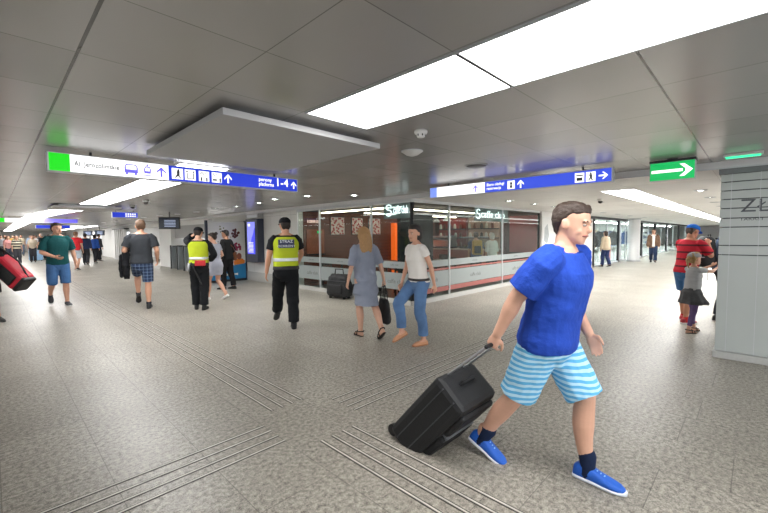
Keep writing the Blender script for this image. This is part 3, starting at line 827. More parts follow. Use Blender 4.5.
m.poly([(-.13, .06), (-.07, .06), (-.065, .10), (-.08, .135), (-.12, .135), (-.135, .10)], (0, -.0035, 0), X_, Z_, .002); rect(m, -.14, -.06, .035, .043); circ(m, -.10, .148, .01)
m.v = [p+V((-.435, 0, 0)) for p in m.v]; m.build('tram_symbol', sInkB, t); m = MB(); arrow(m, -.40, .09, .11); m.build('arrow_symbol', sInkB, t)
m = MB(); m.poly([(-.297, .085), (-.203, .085), (-.203, .112), (-.213, .13), (-.287, .13), (-.297, .112)], (0, -.0056, 0), X_, Z_, .001); m.poly([(-.121, .085), (-.079, .085), (-.077, .105), (-.085, .122), (-.115, .122), (-.123, .105)], (0, -.0056, 0), X_, Z_, .001)
m.v = [p+V((-.435, 0, 0)) for p in m.v]; m.build('vehicle_windows', sW, t)
for k, u in enumerate((-.295, -.158, -.003, .147)):
    sq = face(t, u, u+.118, .03, .15, sW, 'pictogram_panel', .002, -.003)
    m = MB(); O = (0, -.0052, 0); c = u+.059
    if k == 0: circ(m, c+.01, .13, .012, O); m.poly([(c-.01, .12), (c+.025, .12), (c+.02, .07), (c+.04, .04), (c+.03, .035), (c+.005, .065), (c-.02, .04), (c-.03, .045), (c-.005, .085)], O, X_, Z_, .001)
    if k == 1: circ(m, c-.035, .125, .01, O); circ(m, c+.035, .125, .01, O); rect(m, c-.04, c-.03, .045, .11, O, .001); rect(m, c+.03, c+.04, .045, .11, O, .001); rect(m, c-.03, c+.03, .045, .052, O, .001)
    if k == 2:
        for q in (-.03, .03): circ(m, c+q, .068, .010, O); rect(m, c+q-.008, c+q+.008, .033, .06, O, .001)
    if k == 3: circ(m, c+.04, .075, .012, O); rect(m, c+.03, c+.05, .033, .065, O, .001); rect(m, c-.05, c-.0, .05, .07, O, .001)
    m.build('pictogram', sInk, sq)
    if k == 2: text('WC', .062, (c, -.0055, .088), X_, Z_, sInk, sq, 'lettering', 'CENTER', .001)
    if k == 3: text('Abl', .06, (c-.012, -.0055, .088), X_, Z_, sInk, sq, 'lettering', 'CENTER', .001)
m = MB(); arrow(m, .345, .09, .11); m.build('arrow_symbol', sW, t); m = MB(); arrow(m, 1.285, .09, .10); m.build('arrow_symbol', sW, t)
text('perony', .068, (.755, -.0035, .092), X_, Z_, sW, t, xs=.9, bold=.01); text('platforms', .068, (.755, -.0035, .03), X_, Z_, sW, t, xs=.78, bold=.01); text('1-4', .15, (1.0, -.0035, .03), X_, Z_, sW, t, xs=.95, bold=.012)

t = thing('direction_sign', 'long blue backlit sign with a white end and right arrow over the cafe corner', 'sign', (5.35, 2.705, 2.185), -PI/2)
sign_case(t, 1.40, .175, .1)
face(t, -1.388, -1.245, .008, .167, sBl, 'pale_blue_panel'); face(t, -1.245, -.336, .008, .167, sW, 'white_panel'); face(t, -.336, 1.388, .008, .167, emis('sign blue right', '#3d55d8', .36), 'blue_panel')
m = MB(); arrow(m, -.50, .085, .11); m.build('arrow_symbol', sInkB, t)
m = MB(); arrow(m, .235, .085, .115); m.build('arrow_symbol', sW, t); m = MB(); arrow(m, 1.30, .085, .105, 0); m.build('arrow_symbol', sW, t)
text('Biuro obsługi', .062, (-.305, -.0035, .088), X_, Z_, sW, t, xs=.8, bold=.01); text('rezerwacja', .062, (-.305, -.0035, .03), X_, Z_, sW, t, xs=.8, bold=.01)
for u in (.035, .968, 1.10):
    sq = face(t, u, u+.112, .025, .145, sW, 'pictogram_panel', .002, -.003); m = MB(); O = (0, -.0052, 0); c = u+.056
    if u < .5: circ(m, c, .105, .02, O); circ(m, c, .06, .022, O)
    elif u < 1.: rect(m, c-.04, c+.04, .105, .12, O, .001); rect(m, c-.035, c+.035, .045, .085, O, .001)
    else: circ(m, c, .125, .012, O); m.poly([(c-.02, .112), (c+.02, .112), (c+.015, .07), (c+.03, .035), (c+.018, .033), (c, .062), (c-.02, .035), (c-.03, .04), (c-.008, .075)], O, X_, Z_, .001)
    m.build('pictogram', sInk, sq)

t = thing('exit_sign', 'green backlit sign with white right arrow hanging near the frosted pillar', 'sign', (5.46, .735, 2.15), -PI/2)
MB().box(-.21, .21, 0, .12, 0, .21).build('case', M_alu, t, bevel=.004)
MB().box(-.215, .215, -.006, .126, .21, .235).build('hood', M_dark, t)
MB().box(-.05, .05, .03, .09, .235, .25).build('hanger', M_dark, t)
face(t, -.205, .205, .006, .205, sT, 'green_panel')
m = MB(); O = (0, -.0035, 0); rect(m, -.19, .10, .09, .122, O); m.poly([(.19, .106), (.115, .175), (.07, .175), (.125, .122), (.125, .09), (.07, .037), (.115, .037)], O, X_, Z_, .002); m.build('arrow_symbol', sW, t)

def smallsign(label, x, y, z, Lh, h, segs, rz=0.):
    t = thing('direction_sign', label, 'sign', (x, y, z), rz)
    MB().box(-Lh, Lh, 0, .1, 0, h).build('case', M_alu, t); 
    for s in (-1, 1): MB().cyl((s*Lh*.7, .05, h-.005), (s*Lh*.7, .05, CEIL-z), .012, n=8).build('hanger', M_dark, t)
    for u0, u1, mt, nm in segs: face(t, u0*Lh, u1*Lh, .01, h-.01, mt, nm)
    return t
t = smallsign('small blue sign hanging over the hall behind the man in the charcoal T-shirt', 2.95, 14.1, 2.17, .34, .17, [(-.97, .97, sB, 'blue_panel')])
m = MB()
for k in range(5): rect(m, .0+k*.06, .04+k*.06, .095, .135); rect(m, .0+k*.06, .045+k*.06, .035, .07)
m.build('lettering', sW, t)
t = smallsign('white hanging sign with a green end and blue block above the far crowd', 1.35, 20., 2.16, 1.2, .17, [(-.97, -.8, sG, 'green_panel'), (-.8, .1, sW, 'white_panel'), (.1, .97, sInkB, 'blue_panel')])
t = smallsign('far blue hanging sign deepest in the left hall', 2.9, 29.5, 2.13, 1.1, .19, [(-.97, .4, sB, 'blue_panel'), (.4, .97, sW, 'white_panel')])

# ------------------------------------------------------------------ frosted pillar
t = thing('glass_pillar', 'frosted glass clad pillar with thin dark slits at the right edge', 'pillar', (6.8, -.45, 0))
t['kind'] = 'structure'
cx, cy, hx, hy = 0, 0, .56, .80
MB().box(-hx+.03, hx-.03, -hy+.03, hy-.03, .08, 2.25).build('core', pm('pillar core grey', '#43474a', rough=.4, var=.1), t)
MB().box(-hx-.03, hx+.03, -hy-.02, hy+.02, 0., .085).build('plinth', pm('pillar plinth', '#b9bab8', rough=.45), t, bevel=.006)
MB().box(-hx-.02, hx+.02, -hy-.02, hy+.02, 2.25, SOFF).build('head_rail', pm('pillar head rail', '#77797b', rough=.4, metal=.4), t)
M_fr = pm('frosted pillar glass', '#b9c0be', rough=.22, var=.06, scale=1.5)
zs = [.085, 1.15, 1.245, 1.36, 1.60, 1.71, 1.83, 1.95, 2.06, 2.16, 2.25]
zs = [.085, 1.275, 1.39, 1.61, 1.718, 1.836, 1.945, 2.048, 2.153, 2.25]
for z0, z1 in zip(zs, zs[1:]): MB().box(-hx, hx, -hy, hy, z0+.006, z1-.006).build('frosted_panel', M_fr, t)
k = MB()
for y in (.1, .35): k.box(-hx-.003, -hx+.01, hy-y-.0, hy-y+.004, .09, 2.25)
k.build('panel_seam', M_alu, t)
text('ZŁOTE', .215, (-hx-.002, .62, 1.745), (0, -1, 0), Z_, sInk, t, ext=.001); text('TARASY', .055, (-hx-.002, .62, 1.675), (0, -1, 0), Z_, sInk, t, ext=.001)

# ------------------------------------------------------------------ hall fittings on the left
t = thing('information_screen', 'tall wall screen glowing violet blue on the marble wall', 'screen', (6.4, 12.28, .68))
MB().box(-.25, -.0, -.42, .40, 0, 1.46).build('housing', pm('screen housing', '#3c4150', rough=.35, metal=.3), t, bevel=.015)
m_, nt, b = newmat('screen glow'); c = coords(nt); sp = nt.nodes.new('ShaderNodeSeparateXYZ'); nt.links.new(c, sp.inputs[0])
d = mathn(nt, 'ADD', mathn(nt, 'MULTIPLY', sp.outputs[1], 1.6), sp.outputs[2]); nz = N(nt, 'ShaderNodeTexNoise', Scale=6.); nt.links.new(c, nz.inputs['Vector'])
col = mix(nt, mathn(nt, 'GREATER_THAN', mathn(nt, 'ADD', d, mathn(nt, 'MULTIPLY', nz.outputs['Fac'], .3)), .9), lin('#4a4de0'), lin('#8f93f4'))
nt.links.new(col, b.inputs['Emission Color']); nt.links.new(col, b.inputs['Base Color']); b.inputs['Emission Strength'].default_value = .36
MB().box(-.256, -.25, -.27, .27, .28, 1.36).build('display', m_, t)
m = MB()
for k in range(8): m.box(-.258, -.256, -.15, .2-.02*(k % 3), .34+k*.045, .355+k*.045)
m.box(-.258, -.256, .05, .2, 1.22, 1.3); m.build('screen_lines', sW, t)
t = thing('wall_box', 'grey electrical box on the wall above the violet screen', 'box', (6.4, 12.3, 2.17))
MB().box(-.2, 0, -.42, .40, 0, .14).build('housing', M_grey, t, bevel=.005); MB().box(-.205, -.2, -.36, .34, .02, .12).build('cover', M_alu, t)

t = thing('advertising_board', 'white printed board with fruit pictures and a blue foot behind the couple', 'board', (5.68, 13.1, 0))
MB().box(-.64, .64, 0, .06, .08, 2.06).build('panel', pm('printed board white', '#e4e4e0', rough=.4, var=.03), t)
MB().box(-.64, .64, -.02, .08, 0, .08).build('foot', M_dark, t)
MB().box(.64, .70, -.01, .07, 0, 2.1).build('post', pm('post dark blue', '#2f3442', rough=.4), t); MB().box(-.72, -.64, -.01, .07, 0, 2.1).build('post', pm('post dark blue', '#2f3442', rough=.4), t)
m = MB(); m.poly([(-.64, .08), (.64, .08), (.64, .62), (-.64, .42)], (0, 0, 0), X_, Z_, .003); m.build('blue_band', pm('print blue', '#1f78ad', rough=.4), t)
m = MB(); m.poly([(-.05+.1*k+.0, .2+.03*(k % 2)) for k in range(5)]+[(.35-.1*k, .28-.02*(k % 2)) for k in range(5)], (0, -.003, 0), X_, Z_, .002); m.build('white_mark', pm('print white', '#e9e9e6', rough=.4), t)
random.seed(3)
def cluster(name, cx, cz, col, n, r, s):
    m = MB()
    for k in range(n):
        a = random.uniform(0, 2*PI); q = s*math.sqrt(random.random())
        m.poly([(cx+q*math.cos(a)+r*math.cos(2*PI*j/9), cz+q*1.2*math.sin(a)+r*math.sin(2*PI*j/9)) for j in range(9)], (0, -.0002*k, 0), X_, Z_, .002)
    m.build(name, pm('print '+col, col, rough=.4, var=.3, scale=40.), t)
cluster('printed_fruit', .3, 1.68, '#5a2c22', 16, .045, .13); cluster('printed_fruit', .38, 1.22, '#96304a', 14, .042, .12); cluster('printed_fruit', -.2, 1.78, '#7d8450', 7, .025, .12)
cluster('printed_fruit', -.3, 1.35, '#6a6d66', 6, .022, .1); cluster('printed_fruit', .02, 1.5, '#c9b9a0', 8, .03, .12)
m = MB(); m.poly([(.22, .56), (.6, .6), (.62, .70), (.52, .78), (.3, .78), (.2, .68)], (0, -.003, 0), X_, Z_, .002); m.build('printed_shirt', pm('print orange', '#d77b2c', rough=.4), t)
m = MB(); m.poly([(.41+.09*math.cos(a*PI/6), .86+.12*math.sin(a*PI/6)) for a in range(12)], (0, -.005, 0), X_, Z_, .002); m.build('printed_face', pm('print skin', '#8a5142', rough=.4), t)

for i in range(4):
    y = 18. + i*.9
    t = thing('turnstile', ORD[i]+' steel turnstile post from the left edge of the fruit board', 'turnstile', (6.45, y, 0), group='turnstiles')
    MB().box(-.27, .3, -.05, .05, 0, 1.1).build('cabinet', M_metal, t, bevel=.02); MB().box(-.31, -.27, -.055, .055, .0, 1.16).build('end_cap', M_dark, t)
    MB().box(-.2, .28, -.06, .06, 1.1, 1.14).build('reader_top', M_dark, t, bevel=.01); MB().box(-.06, .06, .05, .55, .4, .95).build('gate_wing', G, t)
slab('trim_4', 6.6, 6.75, 17.4, 21.4, 1.5, 2.12, M_grey)
t = thing('ticket_counter', 'white tiled service counter in the recess behind the charcoal T-shirt man', 'counter', (8.33, 26, 0))
MB().box(-.5, .55, -2.4, 2.4, 0, 1.05).build('body', M_tile, t); MB().box(-.6, .6, -2.45, 2.45, 1.05, 1.1).build('worktop', M_alu, t)
t = thing('louvre_screen', 'white folding screen of upright slats beside the hall wall', 'screen', (6.55, 32.2, 0))
m = MB()
for k in range(12): m.box(-.28+.14*(k % 2), -.2+.14*(k % 2), -1.7+k*.29, -1.7+k*.29+.27, .03, 2.12)
m.build('slats', M_white, t); MB().box(-.3, .05, -1.75, 1.85, 0, .03).build('bottom_rail', M_alu, t); MB().box(-.3, .05, -1.75, 1.85, 2.12, 2.2).build('top_rail', M_dark, t)
def monitor(label, x, y, z, rz, top=CEIL):
    t = thing('hanging_monitor', label, 'monitor', (x, y, z), rz)
    MB().box(-.03, .04, -.33, .33, 0, .4).build('housing', M_black, t, bevel=.01); MB().box(-.033, -.03, -.30, .30, .03, .37).build('display', pm('monitor dim glass', '#39414f', rough=.1), t)
    m = MB()
    for k in range(5): m.box(-.035, -.033, -.2, .15, .08+k*.05, .1+k*.05)
    m.build('text_lines', emis('monitor lines', '#a8b6d8', .25), t)
    MB().cyl((.02, 0, .4), (.02, 0, top-z), .018, n=10).build('pole', M_dark, t)
monitor('dark monitor tilted on a ceiling pole left of the security guard on the phone', 4.25, 14.3, 1.83, R(55))
monitor('dark departure monitor hanging over the red-framed opening far down the hall', 5.9, 36.5, 1.75, R(60)); monitor('second dark departure monitor just left of the first over the far opening', 5.6, 39.5, 1.75, R(60))
t = thing('red_notice', 'red panel on the wall of the far opening beside the white wall', 'panel', (7.98, 42.6, 1.15))
MB().box(-.06, .02, -1.2, 1.2, 0, .95).build('board', pm('notice red', '#b01c2e', rough=.5), t); MB().box(-.065, -.06, -1.1, 1.1, .1, .25).build('caption_strip', M_white, t)
# ------------------------------------------------------------------ cafe
Hc = 2.31
M_band_red = pm('band red', '#9b5b55', rough=.5, var=.1)
def storefront(name, label, loc, rz, L, mulls, extras=(), red=True):
    """glass wall along local x from 0 to L, face to local -y"""
    t = thing(name, label, 'glass storefront', loc, rz); t['kind'] = 'structure'
    for a, b in zip(mulls, mulls[1:]):
        MB().box(a+.02, b-.02, -.006, .006, .1, Hc-.04).build('glass_pane', G, t)
        for nm, z0, z1, mt in (('frosted_band', .80, .955, FROST), ('frosted_band', .32, .70, FROST), ('red_band', .715, .755, M_band_red), ('red_band', .20, .31, M_band_red)):
            if red or nm != 'red_band': MB().box(a+.02, b-.02, -.010, -.007, z0, z1).build(nm, mt, t)
    for i, a in enumerate(mulls): MB().box(a-.016, a+.016, -.025, .025, 0., Hc).build('mullion', M_alu if i not in extras else M_dark, t)
    MB().box(0, L, -.03, .03, Hc-.045, SOFF).build('head_rail', M_alu, t); MB().box(0, L, -.05, .05, 0, .1).build('base_kerb', pm('pale kerb', '#b9b8b5', rough=.45), t)
    return t
# left wing: seen face points -X; local x runs towards -Y
lw = storefront('glass_storefront', 'cafe glass front facing the hall, with frosted bands', (6.4, 9.84, 0), -PI/2, 4.44, (.022, 1.10, 3.17, 4.42), extras=(3,), red=False)
rw = storefront('glass_storefront', 'cafe glass front along the right corridor, with frosted bands', (6.4, 5.4, 0), 0, 6.75, (.03, 1.4, 4.1, 6.72), extras=(0, 3))
ink = pm('band script ink', '#5d5f5e', rough=.6)
for tt, us in ((lw, (.45, 1.75, 3.7)), (rw, (.4, 2.35, 4.75))):
    for u in us:
        text('caffe club', .135, (u, -.0105, .43), X_, Z_, ink, tt, ext=.001, xs=.95)
        text('caffe club', .06, (u+.1, -.0105, .845), X_, Z_, ink, tt, ext=.001)
def swirl(m, cx, cy, s, O):
    pts = [V((cx+s*.40*math.cos(a), 0, cy+s*.30+s*.30*math.sin(a))) for a in [R(25+i*24.5) for i in range(11)]]
    pts2 = [V((cx+s*.42*math.cos(a), 0, cy-s*.34+s*.34*math.sin(a))) for a in [R(90-i*24) for i in range(11)]]
    m.tube([p+V(O) for p in pts], s*.075, n=6); m.tube([p+V(O) for p in pts2], s*.075, n=6)
sLog = emis('logo glow', '#f4fbff', .75)
def cafesign(label, loc, rz, w):
    t = thing('cafe_sign', label, 'sign', loc, rz)
    MB().box(0, w, .0, .02, 0, .36).build('plate', glassy('sign plate '+label[:5], '#aebfc6', .2, 1.3, .35), t)
    for u in (.15, w-.15): MB().cyl((u, .01, .355), (u, .01, SOFF-loc[2]), .006, n=8).build('hanger', M_metal, t)
    m = MB(); swirl(m, .17, .2, .2, (0, -.008, 0)); m.build('swirl_mark', sLog, t)
    text('caffe club', .26, (.31, -.004, .06), X_, Z_, sLog, t, ext=.006, xs=(w-.36)/1.2)
cafesign('glowing white cafe logo sign hung at the glass corner', (6.47, 6.32, 1.93), -PI/2, .86)
cafesign('glowing white cafe logo sign hung inside the corridor glass', (9.15, 5.5, 1.92), 0, 1.9)
# red lettering inside the left wing on the wood wall, interior shell
M_wood = stripes('dark slatted wood', ('#2e1712', '#6b3826'), .115, 2, .45, duty=.9)
slab('wall_cafe_rear', 6.6, 13.3, 9.84, 10.0, 0, SOFF, M_wood)
slab('wall_cafe_side', 13.2, 13.35, 5.45, 9.84, 0, SOFF, pm('cafe plum wall', '#4a2a2a', rough=.5, var=.15, scale=2.))
slab('floor_cafe', 6.46, 13.2, 5.46, 9.84, 0, .012, pm('cafe dark floor', '#35302d', rough=.3, var=.2, scale=5.))
slab('ceiling_cafe', 6.46, 13.2, 5.46, 9.84, SOFF-.03, SOFF, pm('cafe dark ceiling', '#3a3230', rough=.6))
M_warm = emis('cafe warm strip', '#ffe8d0', 9.)
def cstrip(label, x0, x1, y0, y1, z=2.22):
    t = thing('strip_light', label, 'strip light', ((x0+x1)/2, (y0+y1)/2, z)); X, Y = (x1-x0)/2, (y1-y0)/2
    MB().box(-X, X, -Y, Y, 0, .03).build('tube', M_warm, t); MB().box(-X, X, -Y-.01, Y+.01, .03, .05).build('housing', M_dark, t)
    for s in (-1, 1):
        MB().box(s*X*.8-.008, s*X*.8+.008, s*Y*.8*(Y > X)-.008, s*Y*.8*(Y > X)+.008, .05, SOFF-.03-z).build('hanger', M_dark, t)
cstrip('bright strip light in the cafe parallel to the corridor glass', 7.4, 12.9, 6.6, 6.65); cstrip('strip light deep in the cafe above the counter', 8.0, 12.9, 8.6, 8.65); cstrip('short strip light in the cafe close behind the hall glass', 6.95, 7.0, 6.2, 9.4)
vp = vor('poster red lace', '#e6cfca', '#b02f38', 11., .42)
for i, (x0, x1, lab) in enumerate(((7.6, 8.2, 'square red and white picture on the cafe wood wall, nearest the police officer'), (8.5, 9.02, 'middle of the three red and white pictures on the cafe wood wall'), (9.28, 9.88, 'red and white picture on the cafe wood wall nearest the orange post'))):
    t = thing('framed_picture', lab, 'picture', ((x0+x1)/2, 9.84, 1.57)); h = (x1-x0)/2
    MB().box(-h, h, -.03, 0, 0, .6).build('frame', M_dark, t); MB().box(-h+.02, h-.02, -.034, -.03, .02, .58).build('print', vp, t)
t = thing('orange_post', 'glowing orange upright panel inside the cafe by the corner', 'post', (10.55, 9.7, 0)); MB().box(-.14, .14, -.1, .1, 0, 2.0).build('panel', emis('orange glow', '#ff6a1e', .34), t); MB().box(-.17, .17, -.12, .12, 0, .1).build('base', M_dark, t)
t = thing('wall_lettering', 'pale cafe lettering on the wood wall above the officer', 'sign', (6.72, 9.80, 1.93)); text('S COFFEE CLUB', .12, (0, 0, 0), X_, Z_, emis('pale letters', '#ffd9cc', .4), t, ext=.01, xs=.55)
t = thing('warm_wall_panel', 'amber wall panel inside the cafe by the hall glass', 'panel', (7.0, 9.83, 1.0)); MB().box(-.3, .35, -.02, 0, 0, .75).build('panel', pm('amber panel', '#a5573a', rough=.4, var=.3, scale=4.), t); MB().box(-.33, .38, -.03, 0, -.05, 0).build('ledge', M_dark, t)
t = thing('emergency_exit_light', 'tiny green exit light on the cafe wood wall', 'sign', (7.15, 9.83, 1.63)); MB().box(-.08, .08, -.03, 0, 0, .08).build('housing', M_dark, t); MB().box(-.075, .075, -.034, -.03, .005, .075).build('lens', emis('exit green', '#16d26a', .5), t)
# dark screen behind the corner, counter, machines
t = thing('dark_partition', 'dark tall partition just inside the cafe corner', 'partition', (7.25, 6.0, 0)); MB().box(-.6, .62, -.06, .06, 0, 2.05).build('panel', pm('dark brown panel', '#140f0e', rough=.8, var=.2, scale=3.), t); MB().box(-.62, .64, -.08, .08, 0, .08).build('foot', M_dark, t)
t = thing('cafe_counter', 'long cafe counter with pale front behind the corridor glass', 'counter', (12.1, 7.9, 0), -PI/2); MB().box(-1.5, 1.5, -.3, .3, .012, 1.0).build('body', pm('counter front', '#8a5048', rough=.4, var=.1, scale=3.), t); MB().box(-1.55, 1.55, -.36, .34, 1.0, 1.05).build('worktop', pm('counter top', '#b9a596', rough=.3), t)
t = thing('coffee_machine', 'steel coffee machine on the cafe counter', 'coffee machine', (12.1, 8.6, 1.05), -PI/2); MB().box(-.4, .4, -.25, .25, .05, .42).build('body', M_metal, t, bevel=.03); MB().box(-.36, .36, -.32, -.2, .3, .4).build('group_head', M_dark, t); MB().box(-.42, .42, -.3, .28, 0, .05).build('drip_tray', M_dark, t); MB().box(-.38, .38, -.2, .2, .42, .46).build('cup_rail', M_metal, t)
t = thing('display_case', 'glass pastry case on the cafe counter', 'display case', (12.1, 7.2, 1.05), -PI/2); MB().box(-.55, .55, -.25, .25, 0, .06).build('base', M_dark, t); MB().box(-.54, .54, -.24, .24, .06, .4).build('glass_box', G, t); MB().box(-.55, .55, -.25, .25, .4, .42).build('top', M_metal, t)
m = MB(); random.seed(5)
for k in range(10): m.ell((-.45+k*.1, -.05+.06*(k % 2), .09), (.04, .06, .03), n=8, m=5)
m.build('pastries', pm('pastry', '#b98a52', rough=.6), t)
for i, (x, lab) in enumerate(((8.9, 'tall red back shelf of jars on the plum cafe wall'), (7.5, 'pale back shelf of jars on the plum cafe wall'))):
    t = thing('back_shelf', lab, 'shelf', (12.98, x, 0), -PI/2); MB().box(-.65, .65, .1, .2, .02, 2.2).build('back_panel', pm(['shelf red', 'shelf pale', 'shelf red'][i], ['#9d3a38', '#c9a493', '#9d3a38'][i], rough=.5, var=.1), t)
    for z in (1.05, 1.4, 1.75): MB().box(-.65, .65, -.12, .1, z, z+.03).build('shelf_board', M_dark, t)
    for z in (1.08, 1.43, 1.78):
        for k in range(5):
            MB().lathe((-.5+k*.24+random.uniform(-.03, .03), -.02, z), [(.002, 0), (.05, 0), (.055, .05), (.05, .15), (.03, .18), (.03, .2), (.002, .2)], n=10).build('jar', pm('jar %d' % (k % 3), ['#d8cfc2', '#6d3a2c', '#2e2a28'][k % 3], rough=.3), t, smooth=True)
for i, (y, lab) in enumerate(((5.98, 'red wall panel in the cafe nearest the corridor glass'),)):
    t = thing('wall_panel', lab, 'panel', (13.19, y, .9)); MB().box(-.03, 0, -.5, .5, 0, 1.3).build('panel', pm('cafe red %d' % i, ['#96383a', '#b5685c'][i], rough=.45, var=.1, scale=3.), t); MB().box(-.04, 0, -.52, .52, -.03, 0).build('ledge', M_dark, t)
for i, (x, y) in enumerate(((11.3, 5.95), (8.5, 7.0), (10.0, 7.0), (10.8, 8.0))):
    t = thing('pendant_lamp', ['white cone lamp hung close behind the corridor glass', 'white cone lamp in the cafe nearest the dark partition', 'white cone lamp in the cafe above the middle table', 'white cone lamp in the cafe furthest from the glass'][i], 'lamp', (x, y, 1.98))
    MB().lathe((0, 0, 0), [(.13, 0), (.135, .01), (.05, .11), (.02, .14), (.002, .14)]).build('shade', M_wplast, t, smooth=True); MB().lathe((0, 0, 0), [(.002, .02), (.05, .02), (.05, .05), (.002, .06)]).build('bulb', M_warm, t, smooth=True); MB().cyl((0, 0, .13), (0, 0, SOFF-.03-1.98), .006, n=8).build('cord', M_dark, t)
def cafetable():
    t = thing('cafe_table', '', 'table'); MB().lathe((0, 0, 0), [(.002, .72), (.32, .72), (.33, .735), (.32, .75), (.002, .75)], n=28).build('tabletop', pm('table wood', '#5a3a2a', rough=.35, var=.15), t, smooth=False)
    MB().cyl((0, 0, .02), (0, 0, .72), .03).build('pedestal', M_dark, t); MB().lathe((0, 0, 0), [(.002, 0), (.22, 0), (.22, .012), (.03, .03), (.002, .03)]).build('base', M_dark, t); return t
def cafechair():
    t = thing('cafe_chair', '', 'chair'); m_ = pm('chair wood', '#2c1d18', rough=.4, var=.2)
    MB().box(-.2, .2, -.2, .2, .43, .47).build('seat', pm('chair pad', '#6d2b28', rough=.6), t, bevel=.012); MB().box(-.2, -.17, -.19, .19, .62, .88).build('backrest', m_, t, bevel=.01)
    for x in (-.18, .17):
        for y in (-.17, .17): MB().box(x-.017, x+.017, y-.017, y+.017, 0, .43 if x > 0 else .86).build('leg', m_, t)
    return t
def dup(r, loc, rz, label, group=None):
    o = r.copy(); COL.objects.link(o); o.location = loc; o.rotation_euler = (0, 0, rz); o['label'] = label
    if group: o['group'] = group
    for ch in list(r.children):
        c = ch.copy(); COL.objects.link(c); c.parent = o
    return o
t0, c0 = cafetable(), cafechair(); firstT = firstC = True
names = ['nearest the corridor glass', 'nearest the counter', 'in mid cafe', 'behind the black travel bag', 'nearest the wood wall']
for i, (x, y) in enumerate(((8.75, 6.5), (9.95, 7.6), (8.6, 8.3), (7.3, 7.3), (7.3, 8.9))):
    if i == 0: t0.location = (x, y, .012); t0['label'] = 'round dark cafe table '+names[i]; t0['group'] = 'cafe tables'
    else: dup(t0, (x, y, .012), 0, 'round dark cafe table '+names[i], 'cafe tables')
    a = 0 if i < 3 else PI/2
    for s in (-1, 1):
        dx, dy = (s*.55, 0) if i < 3 else (0, s*.55)
        rz = (0 if s < 0 else PI) if i < 3 else (PI/2 if s < 0 else -PI/2)
        lab = 'dark cafe chair on the %s side of the table %s' % ((('near', 'far')[s > 0]), names[i])
        if i == 0 and s < 0: c0.location = (x+dx, y+dy, .012); c0.rotation_euler = (0, 0, rz); c0['label'] = lab; c0['group'] = 'cafe chairs'
        else: dup(c0, (x+dx, y+dy, .012), rz, lab, 'cafe chairs')
# white poster panel at the end of the cafe front
t = thing('poster_panel', 'white poster panel at the end of the cafe glass', 'poster', (14.05, 5.4, 0)); MB().box(-.66, .85, 0, .1, 0, SOFF).build('panel', M_white, t); MB().box(-.6, .2, -.01, 0, .35, 2.15).build('print', pm('poster print', '#dfe1e2', rough=.4), t)
m = MB(); m.poly([(-.5, 1.3), (-.2, 1.2), (-.05, 1.5), (-.2, 1.9), (-.45, 1.75)], (0, -.01, 0), X_, Z_, .003); m.build('printed_shape', pm('poster shape', '#a6adb2', rough=.5, var=.3, scale=8.), t)

# ------------------------------------------------------------------ corridor shops
M_shopf = pm('shop tile floor', '#cfcfcd', rough=.2, var=.05); M_strip = emis('shop strip light', '#ffffff', 30.)
slab('floor_shops', 19.1, 64, 5.45, 10.2, 0, .01, M_shopf)
bays = [(19.15, 23.6), (23.85, 26.3), (26.4, 29.3), (29.4, 33.5), (33.7, 38.5), (38.8, 45), (45.3, 54)]
wl = ['with the pink poster', 'right of the pink poster', 'with the blue jacket display', 'behind the man in the brown jacket', 'just past the man in the brown jacket', 'second last in the corridor', 'furthest along the corridor']
random.seed(11)
for i, (a, b) in enumerate(bays):
    t = thing('shop_window', 'tall glass shop front '+wl[i], 'shop window', (a, 5.4, 0)); L = b-a
    MB().box(.06, L-.06, -.006, .006, .08, 2.2).build('glass_pane', G, t); MB().box(0, .09, -.05, .05, 0, 2.21).build('post', M_dark if i % 2 == 0 else M_alu, t); MB().box(L-.14, L, -.05, .05, 0, 2.21).build('post', M_dark, t); MB().box(0, L, -.04, .04, 0, .08).build('base_rail', M_alu, t)
    MB().box(L*.48, L*.48+.04, -.03, .03, .08, 2.2).build('post', M_alu, t)
    t = thing('strip_light', 'white strip light inside the shop front '+wl[i], 'strip light', ((a+b)/2, 7.2, 2.22)); MB().box(-L*.3, -L*.3+.02, -.01, .01, .05, SOFF-2.22).build('hanger', M_alu, t); MB().box(L*.3, L*.3+.02, -.01, .01, .05, SOFF-2.22).build('hanger', M_alu, t); MB().box(-L*.45, L*.45, -.1, .1, 0, .03).build('tube', M_strip, t); MB().box(-L*.46, L*.46, -.12, .12, .03, .05).build('housing', M_alu, t)
    t = thing('shop_shelf', 'shelf of coloured goods inside the shop front '+wl[i], 'shelf', ((a+b)/2, 9.0, 0)); MB().box(-L*.4, L*.4, .2, .25, .01, 2.0).build('back_panel', M_white, t)
    for z in (.4, .9, 1.4, 1.85): MB().box(-L*.4, L*.4, -.2, .2, z, z+.03).build('shelf_board', M_white, t)
    for z in (.43, .93, 1.43):
        for k in range(7):
            x = -L*.36+k*L*.12; h = random.uniform(.15, .38); c = random.choice(['#6c86b0', '#d9c3a8', '#44506a', '#b8c4c9', '#9a5a66', '#e4e4e0', '#2f3238'])
            MB().box(x-.12, x+.12, -.12, .12, z, z+h).build('goods_box', pm('goods '+c, c, rough=.5, var=.2, scale=10.), t, bevel=.015)
